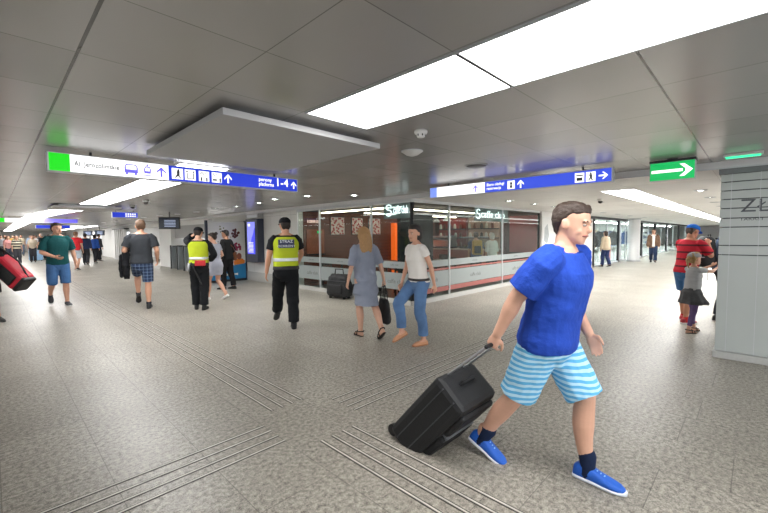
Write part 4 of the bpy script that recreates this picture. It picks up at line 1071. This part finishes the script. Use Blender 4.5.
for i, (x, c, lab) in enumerate(((22.2, '#44474c', 'dark grey coat on a display stand behind the pink poster'), (27.9, '#3f5686', 'blue jacket on a display stand in the third shop window'), (20.3, '#8f8f8d', 'grey dress on a display stand in the first shop window'), (25.2, '#2b2c30', 'black outfit on a display stand in the second shop window'))):
    t = thing('clothes_stand', lab, 'display stand', (x, 6.0, .01)); MB().lathe((0, 0, 0), [(.002, 0), (.2, 0), (.2, .015), (.02, .03), (.002, .03)]).build('base', M_metal, t); MB().cyl((0, 0, .02), (0, 0, 1.75), .015).build('pole', M_metal, t)
    g = MB().loft([[V((.13*k_*math.cos(a_), .26*k2*math.sin(a_), z)) for a_ in [2*PI*j/16 for j in range(16)]] for z, k_, k2 in ((.85, 1.1, .95), (1.1, 1., .85), (1.35, 1., .9), (1.5, .9, .95), (1.6, .5, .5), (1.65, .35, .3))])
    for s in (-1, 1): g.tube([(0, s*.18, 1.5), (0, s*.3, 1.25), (.03, s*.33, .98)], [.07, .06, .05])
    fuse(g, 'coat', cloth('coat '+c, c), t, vox=.02, fold=.03)
    MB().ell((0, 0, 1.75), (.08, .07, .10)).build('head_form', M_wplast, t, smooth=True)
t = thing('pink_poster', 'pink sale poster standing behind the first shop window', 'poster', (22.6, 5.62, .12)); MB().box(-.45, .45, 0, .03, 0, .75).build('board', pm('poster pink', '#e8737f', rough=.5), t); m = MB(); m.poly([(.0+.12*math.cos(a*PI/6), .4+.16*math.sin(a*PI/6)) for a in range(12)], (0, 0, 0), X_, Z_, .003); m.build('printed_figure', pm('pink dark', '#7d3441', rough=.5), t); MB().box(-.1, .1, .03, .25, -.11, -.08).build('stand', M_metal, t); MB().box(-.03, .03, .03, .06, -.09, .3).build('strut', M_metal, t)
t = thing('round_column', 'shiny white round column in front of the shop windows', 'column', (24.6, 4.9, 0)); t['kind'] = 'structure'
MB().cyl((0, 0, .08), (0, 0, SOFF-.06), .30, n=32).build('shaft', pm('column gloss white', '#d9dadc', rough=.2), t, smooth=False); MB().cyl((0, 0, 0), (0, 0, .08), .33, n=32).build('base', M_metal, t); MB().cyl((0, 0, SOFF-.06), (0, 0, SOFF), .33, n=32).build('capital', M_metal, t)
# ------------------------------------------------------------------ people
# ---- the man striding with the trolley case
A = Human('heavy set man in blue T-shirt and pale blue striped shorts striding, pulling a suitcase', (2.46, .97, 0), -88, 1.80, 'm', drop=(.02, 0),
          feet=((.25, .085, 0, 0, -3), (-.42, -.09, .0, 24, 2)), lean=11, shyaw=-6, hipyaw=4, hands=((.20, .24, .90), (-.27, -.27, .80)), elbows=((-1, .5, -.2), (-1, -.4, .1)),
          head=(2, 8), fat=1.28, vox=.0065, skin='#d3a48c', curl=(25, 55))
A.hair('#382a22', 'short')
A.top(cloth('royal blue jersey', '#2347ac'), hem=.86, sleeve=.80, off=.022, hang=1.06, fold=.02, loose=1.2)
A.legs(stripes('pale blue striped cotton', ('#5fb0e0', '#b4dcf2'), .035, 2, .85, wob=.06), length=.98, off=.016, loose=1.12, fold=.02, name='shorts')
A.socks('#16233f', .07); A.shoes('#1c5ec4', '#d8dde6', lace='#8fbcf0')
# ---- trolley case, tilted on its wheels
t = thing('suitcase', 'black trolley suitcase tilted on its wheels behind the striding man', 'suitcase', (2.28, 1.98, .045), -PI/2)
tilt = Matrix.Rotation(R(41), 4, 'Y')
def Q(mb): mb.v = [tilt @ p for p in mb.v]; return mb
M_case = pm('black case nylon', '#141518', rough=.65, var=.3, scale=30., bump=.3, bscale=120.); M_trim = pm('case trim grey', '#3c3e42', rough=.5)
Q(MB().box(-.02, .27, -.23, .23, .03, .72)).build('body', M_case, t, bevel=.04)
Q(MB().box(.25, .315, -.20, .20, .08, .40)).build('front_pocket', M_case, t, bevel=.025); Q(MB().box(.25, .305, -.20, .20, .43, .66)).build('front_pocket', M_case, t, bevel=.025)
z = MB()
for x in (.07, .18): z.box(x-.004, x+.004, -.233, .233, .05, .70)
Q(z).build('zip', M_trim, t); Q(MB().box(.27, .312, -.17, .17, .395, .415)).build('reflective_strip', pm('strip grey', '#6f7277', rough=.4), t)
Q(MB().tube([(.10, -.08, .715), (.10, -.07, .745), (.10, .07, .745), (.10, .08, .715)], .012, n=8)).build('top_handle', M_black, t)
for s in (-1, 1): Q(MB().cyl((.0, s*.16-.02, 0), (.0, s*.16+.02, 0), .045, n=18)).build('wheel', M_black, t)
hw_ = t.matrix_basis.inverted() @ A.world(A.palm[1])
top = tilt @ V((.0, 0, .70))
m = MB()
for s in (-1, 1): m.tube([top+V((0, s*.10, 0)), hw_+V((0, s*.085, 0))], .009, n=8)
m.build('telescopic_handle', M_metal, t); MB().tube([hw_+V((0, -.095, 0)), hw_+V((0, .095, 0))], .014, n=10).build('grip', M_black, t)

# ---- woman in the white T-shirt
B = Human('dark haired woman in white T-shirt and torn jeans walking past the cafe corner', (4.2, 3.42, 0), 160, 1.69, 'f', feet=((-.02, .085, 0, 0, 2), (.20, -.08, .07, 22, 0)), lean=4, shyaw=6,
          hands=((-.12, .24, .82), (.16, -.22, .84)), head=(6, 4), fat=1.05, vox=.0075, skin='#cf9d83')
B.hair('#1f1816', 'bob'); B.top(cloth('white jersey', '#e6e2dc', var=.05), hem=.93, sleeve=.42, off=.010, hang=1., fold=.016)
B.legs(pm('faded denim', '#54759f', rough=.85, var=.6, scale=5., bump=.3, bscale=60.), length=1.86, off=.008, loose=1.0, fold=.012, name='jeans')
B.band(.955, .99, .020, pm('belt brown black', '#241a17', rough=.5), 'belt'); B.shoes('#c9936f', '#a5704e', 'FLAT')
# ---- woman in the dress
C = Human('blonde woman in a grey blue dress walking away with a black bag', (3.97, 4.22, 0), 78, 1.68, 'f', feet=((.13, .07, 0, 0, 4), (-.33, -.06, .02, 38, -4)), lean=3, shyaw=-5,
          hands=((.14, .27, .86), (-.06, -.27, .80)), head=(-6, 6), fat=1.12, vox=.0075, skin='#d2a58d', curl=(25, 60))
C.hair('#a98357', 'long'); C.skirt(cloth('grey blue crepe', '#8b92a2'), .52, .95, flare=.0, off=.014, sleeve=1.0, upper=1.475, name='dress', hang=1.02, fold=.022); C.sandals('#1c1716')
pw = C.world(C.palm[1])
t = thing('handbag', 'black soft bag hanging from the hand of the woman in the dress', 'bag', (pw.x, pw.y, pw.z-.60), R(70))
fuse(MB().loft([[V((a*math.cos(q)*1., b*math.sin(q), z)) for q in [2*PI*j/20 for j in range(20)]] for z, a, b in ((0, .13, .05), (.03, .17, .08), (.2, .17, .085), (.36, .14, .05), (.39, .12, .02))]), 'body', M_case, t, vox=.012, fold=.03)
m = MB()
for s in (-1, 1): m.tube([(-.08, s*.025, .37), (-.05, s*.02, .52), (0, s*.012, .60), (.05, s*.02, .52), (.08, s*.025, .37)], .007, n=8)
m.build('strap', M_black, t)
# ---- black travel bag at the glass
t = thing('travel_bag', 'black wheeled travel bag standing on the floor against the cafe glass', 'bag', (6.0, 7.42, 0), R(190))
fuse(MB().loft([[V((a*math.copysign(abs(math.cos(q))**.6, math.cos(q)), b*math.copysign(abs(math.sin(q))**.6, math.sin(q)), z)) for q in [2*PI*j/24 for j in range(24)]] for z, a, b in ((.05, .14, .28), (.08, .17, .34), (.3, .18, .36), (.52, .15, .30), (.60, .10, .22))]), 'body', M_case, t, vox=.014, fold=.04)
MB().box(.12, .21, -.22, .22, .12, .36).build('front_pocket', M_case, t, bevel=.03); MB().tube([(0, -.14, .58), (0, -.12, .72), (0, .12, .72), (0, .14, .58)], .014, n=8).build('handle', M_black, t)
for s in (-1, 1): MB().cyl((-.08, s*.22-.02, .045), (-.08, s*.22+.02, .045), .045).build('wheel', M_black, t); MB().box(.06, .12, s*.22-.02, s*.22+.02, 0, .07).build('foot', M_black, t)
m = MB().box(.17, .186, -.345, .345, .44, .452); m.build('zip', M_trim, t)

# ---- security guards
M_navy = cloth('black uniform cloth', '#15171b', var=.25); M_hv = cloth('hi-vis yellow', '#b2c12c', var=.1); M_sil = pm('silver reflective', '#d5dae0', rough=.3, metal=.3)
def guard(o, pouch=False):
    o.cap('#14161a'); o.hair('#2a211d', 'buzz')
    o.top(M_navy, hem=.93, sleeve=.62 if not pouch else 1.95, off=.011, hang=1.02, fold=.012)
    o.legs(M_navy, length=1.95, off=.012, loose=1.1, fold=.02); o.shoes('#111214', '#0c0c0d', boot=.16)
    b = MB(); o.torso(b, .026, 1.00, 1.45, hang=1.04); v = o.putf(b, 'vest', M_hv, fold=.01)
    o.band(1.075, 1.125, .034, M_sil, 'reflective_band', v); o.band(.945, .995, .026, pm('belt black', '#0d0e10', rough=.5), 'belt')
    return v
def onback(o, v, z0, z1, hw, lines):
    b = MB(); zc = (z0+z1)/2
    def q(z, y, d): _, dd, f = interp(o.T, z); return o.sp(z, f-max(dd, .108*1.04)-.026-d, y)
    b.loft([[q(z0, -hw, .012), q(z0, hw, .012), q(z1, hw, .012), q(z1, -hw, .012)], [q(z0, -hw, -.01), q(z0, hw, -.01), q(z1, hw, -.01), q(z1, -hw, -.01)]])
    p = o.put(b, 'back_patch', pm('patch navy', '#1b2547', rough=.5), parent=v, smooth=False)
    Rv = (q(zc, -hw, 0)-q(zc, hw, 0)).normalized(); U = (q(z1, 0, 0)-q(z0, 0, 0)).normalized(); nn = Rv.cross(U)
    for k, (s_, sz) in enumerate(lines):
        O = q(lerp(z1, z0, (k+.95)/len(lines)), 0, .014)+nn*.002
        text(s_, sz*o.k, tuple(O*o.k), Rv, U, M_sil, p, align='CENTER', ext=.001)
D = Human('security guard in yellow vest and black cap walking away by the cafe glass', (3.47, 5.72, 0), 68, 1.86, 'm', feet=((.34, .10, .05, 34, 4), (-.14, -.09, 0, 0, -8)), lean=2, shyaw=-4,
          hands=((.02, .32, .92), (.30, -.28, 1.10)), elbows=((-1, .6, 0), (-1, -.7, -.3)), head=(10, 2), fat=1.1, vox=.0075, skin='#c08d72')
v = guard(D); onback(D, v, 1.28, 1.41, .12, (('STRAZ', .062), ('OCHRONY', .05)))
m = MB().ell(D.sh[0]*1+V((.0, .062, -.09)), (.035, .008, .04)); D.put(m, 'sleeve_badge', M_sil)
F = Human('security guard in yellow vest holding a phone to the ear, baton at the hip', (3.08, 8.52, 0), 62, 1.76, 'm', feet=((.06, .09, 0, 0, 8), (-.08, -.08, 0, 0, -10)), lean=3, hands=((.10, .13, 1.58), (.20, -.20, 1.06)), elbows=((.15, .7, -1), (-1, -.8, -.3)),
          head=(-14, 8), fat=1.08, vox=.008, skin='#c79a80', curl=(50, 25))
v = guard(F, True)
m = MB(); p = F.sp(1.0, -.175, -.05); m.box(-.035, .035, -.10, .10, -.05, .06); m.v = [rotz(q, F.hy)+p for q in m.v]; F.put(m, 'red_pouch', pm('pouch red', '#c2212c', rough=.5), smooth=False, bevel=.01)
m = MB().tube([F.sp(1.02, -.14, .13), F.sp(.58, -.20, -.06)], .013, n=10); F.put(m, 'baton', M_black)
m = MB().tube([F.sp(.98, -.10, .175), F.sp(.86, -.10, .19)], .035, n=10); F.put(m, 'radio', M_metal)
m = MB(); p = F.palm[0]; m.box(-.04, .04, -.006, .006, -.07, .07); m.v = [q+p for q in m.v]; F.put(m, 'phone', M_black, smooth=False)

# ---- man in the charcoal T-shirt
E_ = Human('man in charcoal T-shirt and blue plaid shorts walking away holding a camera', (2.28, 9.62, 0), 74, 1.93, 'm', feet=((.22, .10, .12, 35, 4), (-.06, -.10, 0, 0, -4)), lean=1, hands=((.26, .27, 1.28), (.12, -.29, 1.04)), elbows=((-1, .35, -.6), (-1, -.3, 0)), head=(12, 0), fat=1.16, vox=.008, skin='#cc9a80', curl=(60, 25))
E_.hair('#5d4431', 'short'); E_.top(cloth('charcoal jersey', '#34373c'), hem=.90, sleeve=.72, off=.012, hang=1.03, fold=.018, loose=1.15); E_.legs(plaid('blue plaid cotton', '#3c5176', '#1d2b49', '#8fa3bd'), length=.95, off=.010, loose=1.04, fold=.02, name='shorts'); E_.socks('#1d2230', .03); E_.shoes('#17181b', '#0f1012')
pw = E_.world(E_.palm[0])
t = thing('photo_camera', 'black camera with a lens held in the hand of the charcoal T-shirt man', 'camera', (pw.x, pw.y, pw.z-.05), R(120)); MB().box(-.07, .07, -.035, .035, 0, .10).build('body', M_black, t, bevel=.012); MB().cyl((0, .03, .05), (0, .13, .05), .04).build('lens', M_dark, t); MB().box(-.03, .03, -.02, .02, .10, .13).build('viewfinder', M_black, t, bevel=.006)
pe = E_.world(E_.el[0]*.6+E_.wr[0]*.4)
t = thing('jacket', 'dark jacket draped over the forearm of the charcoal T-shirt man', 'jacket', (pe.x, pe.y, pe.z-.62), R(74))
g = MB().loft([[V((a*math.cos(q), b*math.sin(q)*(1+.12*math.sin(3*q)), z)) for q in [2*PI*j/20 for j in range(20)]] for z, a, b in ((0, .06, .05), (.08, .10, .06), (.3, .12, .07), (.55, .10, .07), (.65, .07, .06), (.69, .03, .03))]); fuse(g, 'cloth', cloth('dark jacket cloth', '#1b1c20'), t, vox=.014, fold=.05)
fuse(MB().tube([(.03, .08, .5), (.04, .10, .25), (.05, .09, .06)], [.05, .045, .035]), 'sleeve', cloth('dark jacket cloth', '#1b1c20'), t, vox=.014, fold=.03)

# ---- man in the teal shirt
T_ = Human('man in dark teal shirt and blue denim shorts walking towards the camera', (1.04, 11.5, 0), -88, 1.90, 'm', feet=((.12, .125, 0, 0, 6), (-.30, -.12, .10, 40, -4)), lean=3, shyaw=5, hands=((-.02, .36, .86), (.30, -.08, 1.14)), elbows=((-1, .7, 0), (-.6, -1, -.3)), head=(18, 4), fat=1.1, vox=.008, skin='#cb9b82')
T_.hair('#2c201a'); T_.top(cloth('dark teal cotton', '#12474a'), hem=.88, sleeve=.85, off=.012, hang=1.04, fold=.018, loose=1.15); m = MB(); T_.torso(m, .02, 1.455, 1.50); T_.put(m, 'collar', cloth('collar teal', '#1d5c5c')); T_.legs(cloth('blue denim', '#3e6391'), length=1.06, off=.010, loose=1.02, fold=.02, name='shorts'); T_.shoes('#23262c', '#cfcfcf')

# ---- person leaving at the left edge with a red bag
P_ = Human('person in black top and shorts at the left edge, carrying a red and black bag', (-.12, 10.35, 0), -70, 1.72, 'm', feet=((.20, .09, 0, 0, 0), (-.22, -.09, 0, 20, 0)), lean=4, hands=((.0, .33, .82), (.1, -.2, 1.1)), head=(0, 0), vox=.009, skin='#b98d76', curl=(60, 25))
P_.hair('#1d1613'); P_.top(cloth('black jersey', '#1b1b1e'), hem=.90, sleeve=.7); P_.legs(cloth('black shorts', '#202126'), length=.9, loose=1.12, name='shorts'); P_.shoes('#1b1b1c', '#2a2a2a')
pw = P_.world(P_.sh[0])
t = thing('duffel_bag', 'red and black bag slung tilted beside the person at the left edge', 'bag', (.26, 10.36, .56), 0)
tl = Matrix.Rotation(R(44), 4, (f_.x, f_.y, 0)) @ Matrix.Rotation(R(-46), 4, 'Z')
def T2(mb): mb.v = [tl @ p+V((0, 0, .33)) for p in mb.v]; return mb
M_redb = pm('bag red', '#c01f35', rough=.5, var=.1, bump=.2)
T2(MB().box(-.36, .30, -.15, .15, -.17, .17)).build('body', M_redb, t, bevel=.05)
T2(MB().box(-.22, .22, -.185, -.14, -.12, .10)).build('front_panel', M_black, t, bevel=.02); T2(MB().box(.27, .36, -.14, .14, -.16, .16)).build('end_panel', M_black, t, bevel=.03)
sp_ = V((pw.x-.26+.02, pw.y-10.36, pw.z-.56+.05)); a_, b_ = tl @ V((-.34, 0, .15))+V((0, 0, .33)), tl @ V((.28, 0, .15))+V((0, 0, .33))
MB().tube([a_, (a_+sp_)/2+V((.04, -.04, 0)), sp_, (b_+sp_)/2+V((.08, .0, 0)), b_], .016, n=8).build('strap', M_black, t)

# ---- couple by the advertising board
W_ = Human('woman in a short pale grey dress with a dark bun walking by the fruit board', (3.83, 9.7, 0), 118, 1.68, 'f', feet=((.12, .07, 0, 0, 4), (-.34, -.07, .0, 25, -4)), lean=5, hands=((.26, .12, 1.22), (.12, -.22, .95)), elbows=((-1, .6, -.4), (-1, -.5, 0)), head=(8, 10), vox=.008, skin='#cf9f88')
W_.hair('#2a1c17', 'bun'); W_.skirt(cloth('pale grey cotton', '#a3a5b3'), .66, .95, flare=.03, off=.013, sleeve=.5, upper=1.46, name='dress', fold=.022); W_.shoes('#dcdad6', '#efefec', 'FLAT')
K_ = Human('person in dark clothes with a brown bag behind the woman in the pale dress', (4.85, 11.2, 0), 120, 1.76, 'm', feet=((.1, .09, 0, 0, 4), (-.12, -.09, 0, 0, -4)), lean=4, hands=((.0, .3, .84), (.16, -.2, 1.0)), head=(5, 6), vox=.009, skin='#b98a70')
K_.hair('#1b1513'); K_.top(cloth('black knit', '#18181b'), hem=.88, sleeve=1.9); K_.legs(cloth('black trousers', '#17171a'), length=1.95); K_.shoes('#141414', '#101010')
p = K_.world(K_.P+V((.05, -.27, .05)))
t = thing('shoulder_bag', 'brown shoulder bag on the person in dark clothes', 'bag', (p.x, p.y, p.z-.14), R(120)); MB().box(-.15, .15, -.05, .05, 0, .26).build('body', pm('brown leather', '#6b4029', rough=.5, var=.2), t, bevel=.03)
q = t.matrix_basis.inverted() @ K_.world(K_.sh[0]*.75+K_.sh[1]*.25+V((0, 0, .07)))
q2 = t.matrix_basis.inverted() @ K_.world(K_.sp(1.25, .15, -.06)); q3 = t.matrix_basis.inverted() @ K_.world(K_.sp(1.25, -.16, -.06))
MB().tube([(.12, 0, .24), q2, q, q3, (-.12, 0, .24)], .01, n=8).build('strap', pm('brown leather', '#6b4029'), t)

# ---- man, girl and the backpack wearer by the pillar
Mn = Human('man in blue cap and red striped T-shirt reaching forward beside the girl', (8.36, .87, 0), -32, 1.70, 'm', feet=((.10, .11, 0, 0, 10), (-.12, -.10, 0, 0, -10)), lean=8, hands=((.34, .06, 1.30), (.32, -.10, 1.36)), elbows=((-.2, .5, -1), (-.2, -.5, -1)), head=(-4, 16), fat=1.12, vox=.008, skin='#bd8468', curl=(45, 45))
Mn.cap('#1f6fd6'); Mn.hair('#4b3a2e', 'buzz'); Mn.top(stripes('red black striped jersey', ('#c22a3a', '#5a2228'), .12, 2, .85, duty=.25), hem=.90, sleeve=.8, off=.012, hang=1.04, fold=.016, loose=1.15); Mn.legs(cloth('mid blue denim', '#47719f'), length=.85, loose=1.12, name='shorts'); Mn.socks('#c9302f', .02); Mn.shoes('#a82430', '#e3e0dc')
Gi = Human('little girl in grey cap, grey tulle skirt and purple leggings reaching forward', (7.55, .70, 0), -40, 1.22, 'f', feet=((.09, .06, 0, 0, 8), (-.10, -.05, 0, 0, -6)), lean=2, hands=((.34, .05, 1.03), (.36, -.03, 1.0)), elbows=((0, .8, -1), (0, -.8, -1)), head=(0, -6), vox=.007, skin='#d8a68c', child=True)
Gi.hair('#b08d5c', 'pony'); Gi.cap('#a7a8aa'); Gi.top(cloth('pale grey jersey', '#b5b5b8', var=.06), hem=.95, sleeve=.45, off=.012); Gi.legs(cloth('purple leggings', '#6a5683'), length=1.8, off=.008, loose=0., name='leggings'); Gi.skirt(cloth('grey tulle', '#565659'), .66, 1.0, flare=.10, off=.016, name='skirt', ripple=.08, fold=.02); Gi.sandals('#17171a')
Bp = Human('person almost hidden behind the frosted pillar wearing a black backpack', (8.99, .43, 0), -66, 1.74, 'm', feet=((.08, .09, 0, 0, 4), (-.08, -.09, 0, 0, -4)), vox=.009)
Bp.hair('#3a2c22'); Bp.top(cloth('dull blue jersey', '#56647d'), hem=.9, sleeve=.7); Bp.legs(cloth('dark chinos', '#2c2e35'), length=1.95); Bp.shoes('#222222', '#333333')
p = Bp.world(Bp.sp(1.0, -.14, 0))
t = thing('backpack', 'black backpack with a blue bottle in its side pocket beside the frosted pillar', 'backpack', (p.x, p.y, p.z-.05), R(-66)); fuse(MB().loft([[V((a*math.copysign(abs(math.cos(q))**.7, math.cos(q))-.13, b*math.copysign(abs(math.sin(q))**.7, math.sin(q)), z)) for q in [2*PI*j/24 for j in range(24)]] for z, a, b in ((0, .10, .15), (.04, .13, .17), (.3, .14, .175), (.48, .11, .15), (.54, .06, .10))]), 'body', M_case, t, vox=.012, fold=.025)
MB().box(-.31, -.24, -.12, .12, .06, .26).build('front_pocket', M_case, t, bevel=.025); MB().tube([(-.08, -.05, .53), (-.08, -.04, .57), (-.08, .04, .57), (-.08, .05, .53)], .01, n=8).build('top_handle', M_black, t)
for s in (-1, 1): MB().tube([(-.02, s*.10, .50), (.02, s*.11, .49), (.05, s*.12, .40), (0, s*.12, .05)], .014, n=8).build('strap', M_black, t)
MB().tube([(-.14, -.16, .0), (-.14, -.17, -.22)], .006, n=6).build('hanging_strap', M_black, t)
t2 = thing('bottle', 'blue drink bottle in the side pocket of the black backpack', 'bottle', t.matrix_basis @ V((-.14, .215, .12)), 0); MB().lathe((0, 0, 0), [(.002, 0), (.035, 0), (.037, .02), (.037, .15), (.02, .19), (.02, .2), (.002, .2)]).build('bottle_body', pm('bottle blue', '#2f8fd0', rough=.2), t2, smooth=True); MB().cyl((0, 0, .2), (0, 0, .225), .022).build('bottle_cap', M_wplast, t2)

# ---- figures further off
def simple(label, loc, h, H, sex, top, leg, hair, style='short', sleeve=.7, llen=1.95, shoe='#1c1c1e', vox=.012, hands=None, feet=None, skin='#c4957c', fat=1., lean=3, jacket=None, head=(0, 0)):
    o = Human(label, loc, h, H, sex, feet=feet or ((.12, .09, 0, 0, 4), (-.14, -.09, 0, 10, -4)), hands=hands, lean=lean, vox=vox, skin=skin, fat=fat, head=head)
    o.hair(hair, style); o.top(top if not isinstance(top, str) else cloth('top '+top, top), sleeve=sleeve, hem=.9)
    o.legs(cloth('legs '+leg, leg), length=llen, name='trousers' if llen > 1.5 else 'shorts'); o.shoes(shoe, '#d5d5d2')
    if jacket:
        b = MB(); o.torso(b, .026, .84, 1.45, hang=1.06)
        for i in (0, 1): o.arm(b, i, .022, upto=1.9, loose=1.1)
        o.putf(b, 'jacket', cloth('jacket '+jacket, jacket), fold=.015)
    return o
S_ = simple('man in open brown jacket and dark jeans walking up the corridor', (24.3, 3.95, 0), -168, 1.76, 'm', '#e0dedb', '#22304a', '#5d4a3c', feet=((.22, .08, 0, 0, 4), (-.24, -.08, 0, 25, -4)), vox=.010)
b = MB(); S_.torso(b, .03, .80, 1.44, hang=1.1)
for i in (0, 1): S_.arm(b, i, .022, upto=1.9, loose=1.12)
keep = MB()
S_.putf(b, 'jacket', cloth('brown jacket', '#6b5343'), fold=.02)
b = MB(); b.loft([[S_.sp(z, interp(S_.T, z)[2]+max(interp(S_.T, z)[1], .119)+d, y) for y, d in ((-w_, .026), (w_, .026), (w_, .044), (-w_, .044))] for z, w_ in ((.86, .055), (1.1, .05), (1.3, .055), (1.42, .06))]); S_.put(b, 'shirt_front', cloth('white shirt', '#e3e1de', var=.05), smooth=False)
simple('person in beige coat and navy trousers looking in the first shop window', (19.7, 5.0, 0), 60, 1.66, 'f', '#b9a78f', '#27335a', '#3a2a22', 'bob', sleeve=1.9, jacket='#bfae97')
for args in (
    ('man in red T-shirt and pale shorts standing right of the teal shirt man', (2.85, 23.6, 0), 60, 1.88, 'm', '#d22b35', '#b9c2cf', '#7a5a40', 'buzz', .7, .9),
    ('person in beige patterned shirt and dark trousers left of the pale blue suitcase', (1.86, 33.5, 0), -95, 1.78, 'f', '#a89c8b', '#26262b', '#33261f', 'bob', .9, 1.95),
    ('grey haired person in black standing right of the pale blue suitcase', (2.5, 36.0, 0), 150, 1.92, 'm', '#1e2026', '#1d1f25', '#9a9690', 'short', .8, 1.95),
    ('person in striped top at the far left of the crowd', (1.05, 31.5, 0), -80, 1.75, 'f', stripes('black cream stripes', ('#29272a', '#c2b9a3'), .16, 2), '#3a3a40', '#2c211c', 'bob', .9, 1.95),
    ('person in dark top and blue backpack colours, right of the red T-shirt man', (3.75, 27.5, 0), 70, 1.82, 'm', '#26304e', '#2b2c31', '#1d1816', 'short', 1.8, 1.95),
    ('person in royal blue jacket standing by the far departure monitors', (4.45, 29.3, 0), 40, 1.78, 'f', '#2c55a8', '#25262b', '#241b17', 'bob', 1.9, 1.95),
    ('person in charcoal jacket deepest beside the blue jacket person', (5.0, 31.5, 0), 20, 1.82, 'm', '#36363b', '#222327', '#1c1613', 'short', 1.9, 1.95),
    ('person in black before the red notice in the far opening', (6.2, 40.2, 0), 60, 1.85, 'm', '#22242a', '#2b2b30', '#201915', 'short', 1.9, 1.95),
    ('person in pink top waiting beyond the striped top', (.75, 35.5, 0), -60, 1.76, 'f', '#b5807c', '#2f3542', '#5b4030', 'long', .9, 1.95),
    ('person in white shirt far back between the beige and black figures', (2.5, 43.0, 0), -90, 1.86, 'm', '#d4d4d6', '#35404f', '#2a201b', 'short', .8, 1.95),
    ('person in olive top far back behind the striped top', (1.35, 40.0, 0), 85, 1.84, 'm', '#6a6a52', '#2a2c30', '#2a1f1a', 'short', .8, 1.95),
    ('person in navy top far back beside the teal man shoulder', (3.2, 40.5, 0), 80, 1.86, 'f', '#2d3550', '#3c3f49', '#3a2b22', 'bob', .8, 1.95),
    ('person in cream top at the very back of the crowd', (1.9, 47.5, 0), -90, 1.9, 'f', '#cbbda6', '#57606f', '#3d2c22', 'bob', .8, 1.95),
    ('person in dark red top at the back of the crowd', (3.9, 46.0, 0), -80, 1.9, 'm', '#7c2b31', '#2c2d33', '#211915', 'short', .8, 1.95),
    ('person in mustard top among the furthest of the crowd', (1.5, 52.0, 0), -90, 1.9, 'f', '#a8843a', '#2b2d33', '#2b1d17', 'bob', .8, 1.95),
    ('person in pale blue shirt among the furthest of the crowd', (2.7, 51.0, 0), -90, 1.9, 'm', '#9fb4cf', '#3a3c42', '#231a15', 'short', 1.8, 1.95),
    ('person in black coat among the furthest of the crowd', (3.3, 54.0, 0), 80, 1.9, 'm', '#1d1d20', '#26272b', '#2a1f19', 'short', 1.9, 1.95),
    ('person in green top behind the pink top in the crowd', (.9, 50.0, 0), -85, 1.9, 'f', '#4d7a5a', '#31343b', '#4a3527', 'long', .8, 1.95),
    ('person in grey top at the back left of the crowd', (.55, 44.0, 0), -80, 1.86, 'm', '#85858a', '#34363d', '#2b201b', 'short', .8, 1.95)):
    simple(*args, vox=.014)
t = thing('suitcase', 'pale blue suitcase standing in the far crowd', 'suitcase', (2.12, 35.6, 0), R(80)); MB().box(-.16, .16, -.36, .36, .06, .86).build('shell', pm('pale blue shell', '#8fb4d8', rough=.4), t, bevel=.05)
m = MB()
for s in (-1, 1): m.tube([(-.1, s*.1, .84), (-.1, s*.1, 1.06)], .012, n=8)
m.tube([(-.1, -.1, 1.06), (-.1, .1, 1.06)], .014, n=8); m.build('telescopic_handle', M_metal, t)
for x in (-.1, .1):
    for s in (-1, 1): MB().cyl((x, s*.28-.02, .035), (x, s*.28+.02, .035), .035, n=12).build('wheel', M_black, t)
simple('cafe customer in a white top and pale headscarf behind the corridor glass', (11.2, 6.1, .012), 60, 1.60, 'f', '#dcd6d0', '#3f4350', '#cfc6bd', 'bob', 1.2, 1.95, vox=.010)
Y_ = simple('cafe customer in a blue top with a yellow and black backpack', (10.55, 6.3, .012), 40, 1.62, 'm', '#42506c', '#2a2b30', '#3a2b22', 'short', .8, 1.95, vox=.010)
p = Y_.world(Y_.sp(1.0, -.14, 0)); t = thing('backpack', 'yellow and black backpack on the cafe customer in blue', 'backpack', (p.x, p.y, p.z), R(40)); MB().box(-.2, 0, -.15, .15, 0, .45).build('body', pm('pack yellow', '#b08a2f', rough=.6), t, bevel=.05); MB().box(-.24, -.19, -.10, .10, .05, .28).build('front_pocket', M_black, t, bevel=.02)
for s in (-1, 1): MB().tube([(-.02, s*.10, .40), (.02, s*.11, .40), (.04, s*.11, .30), (0, s*.11, .06)], .013, n=8).build('strap', M_black, t)
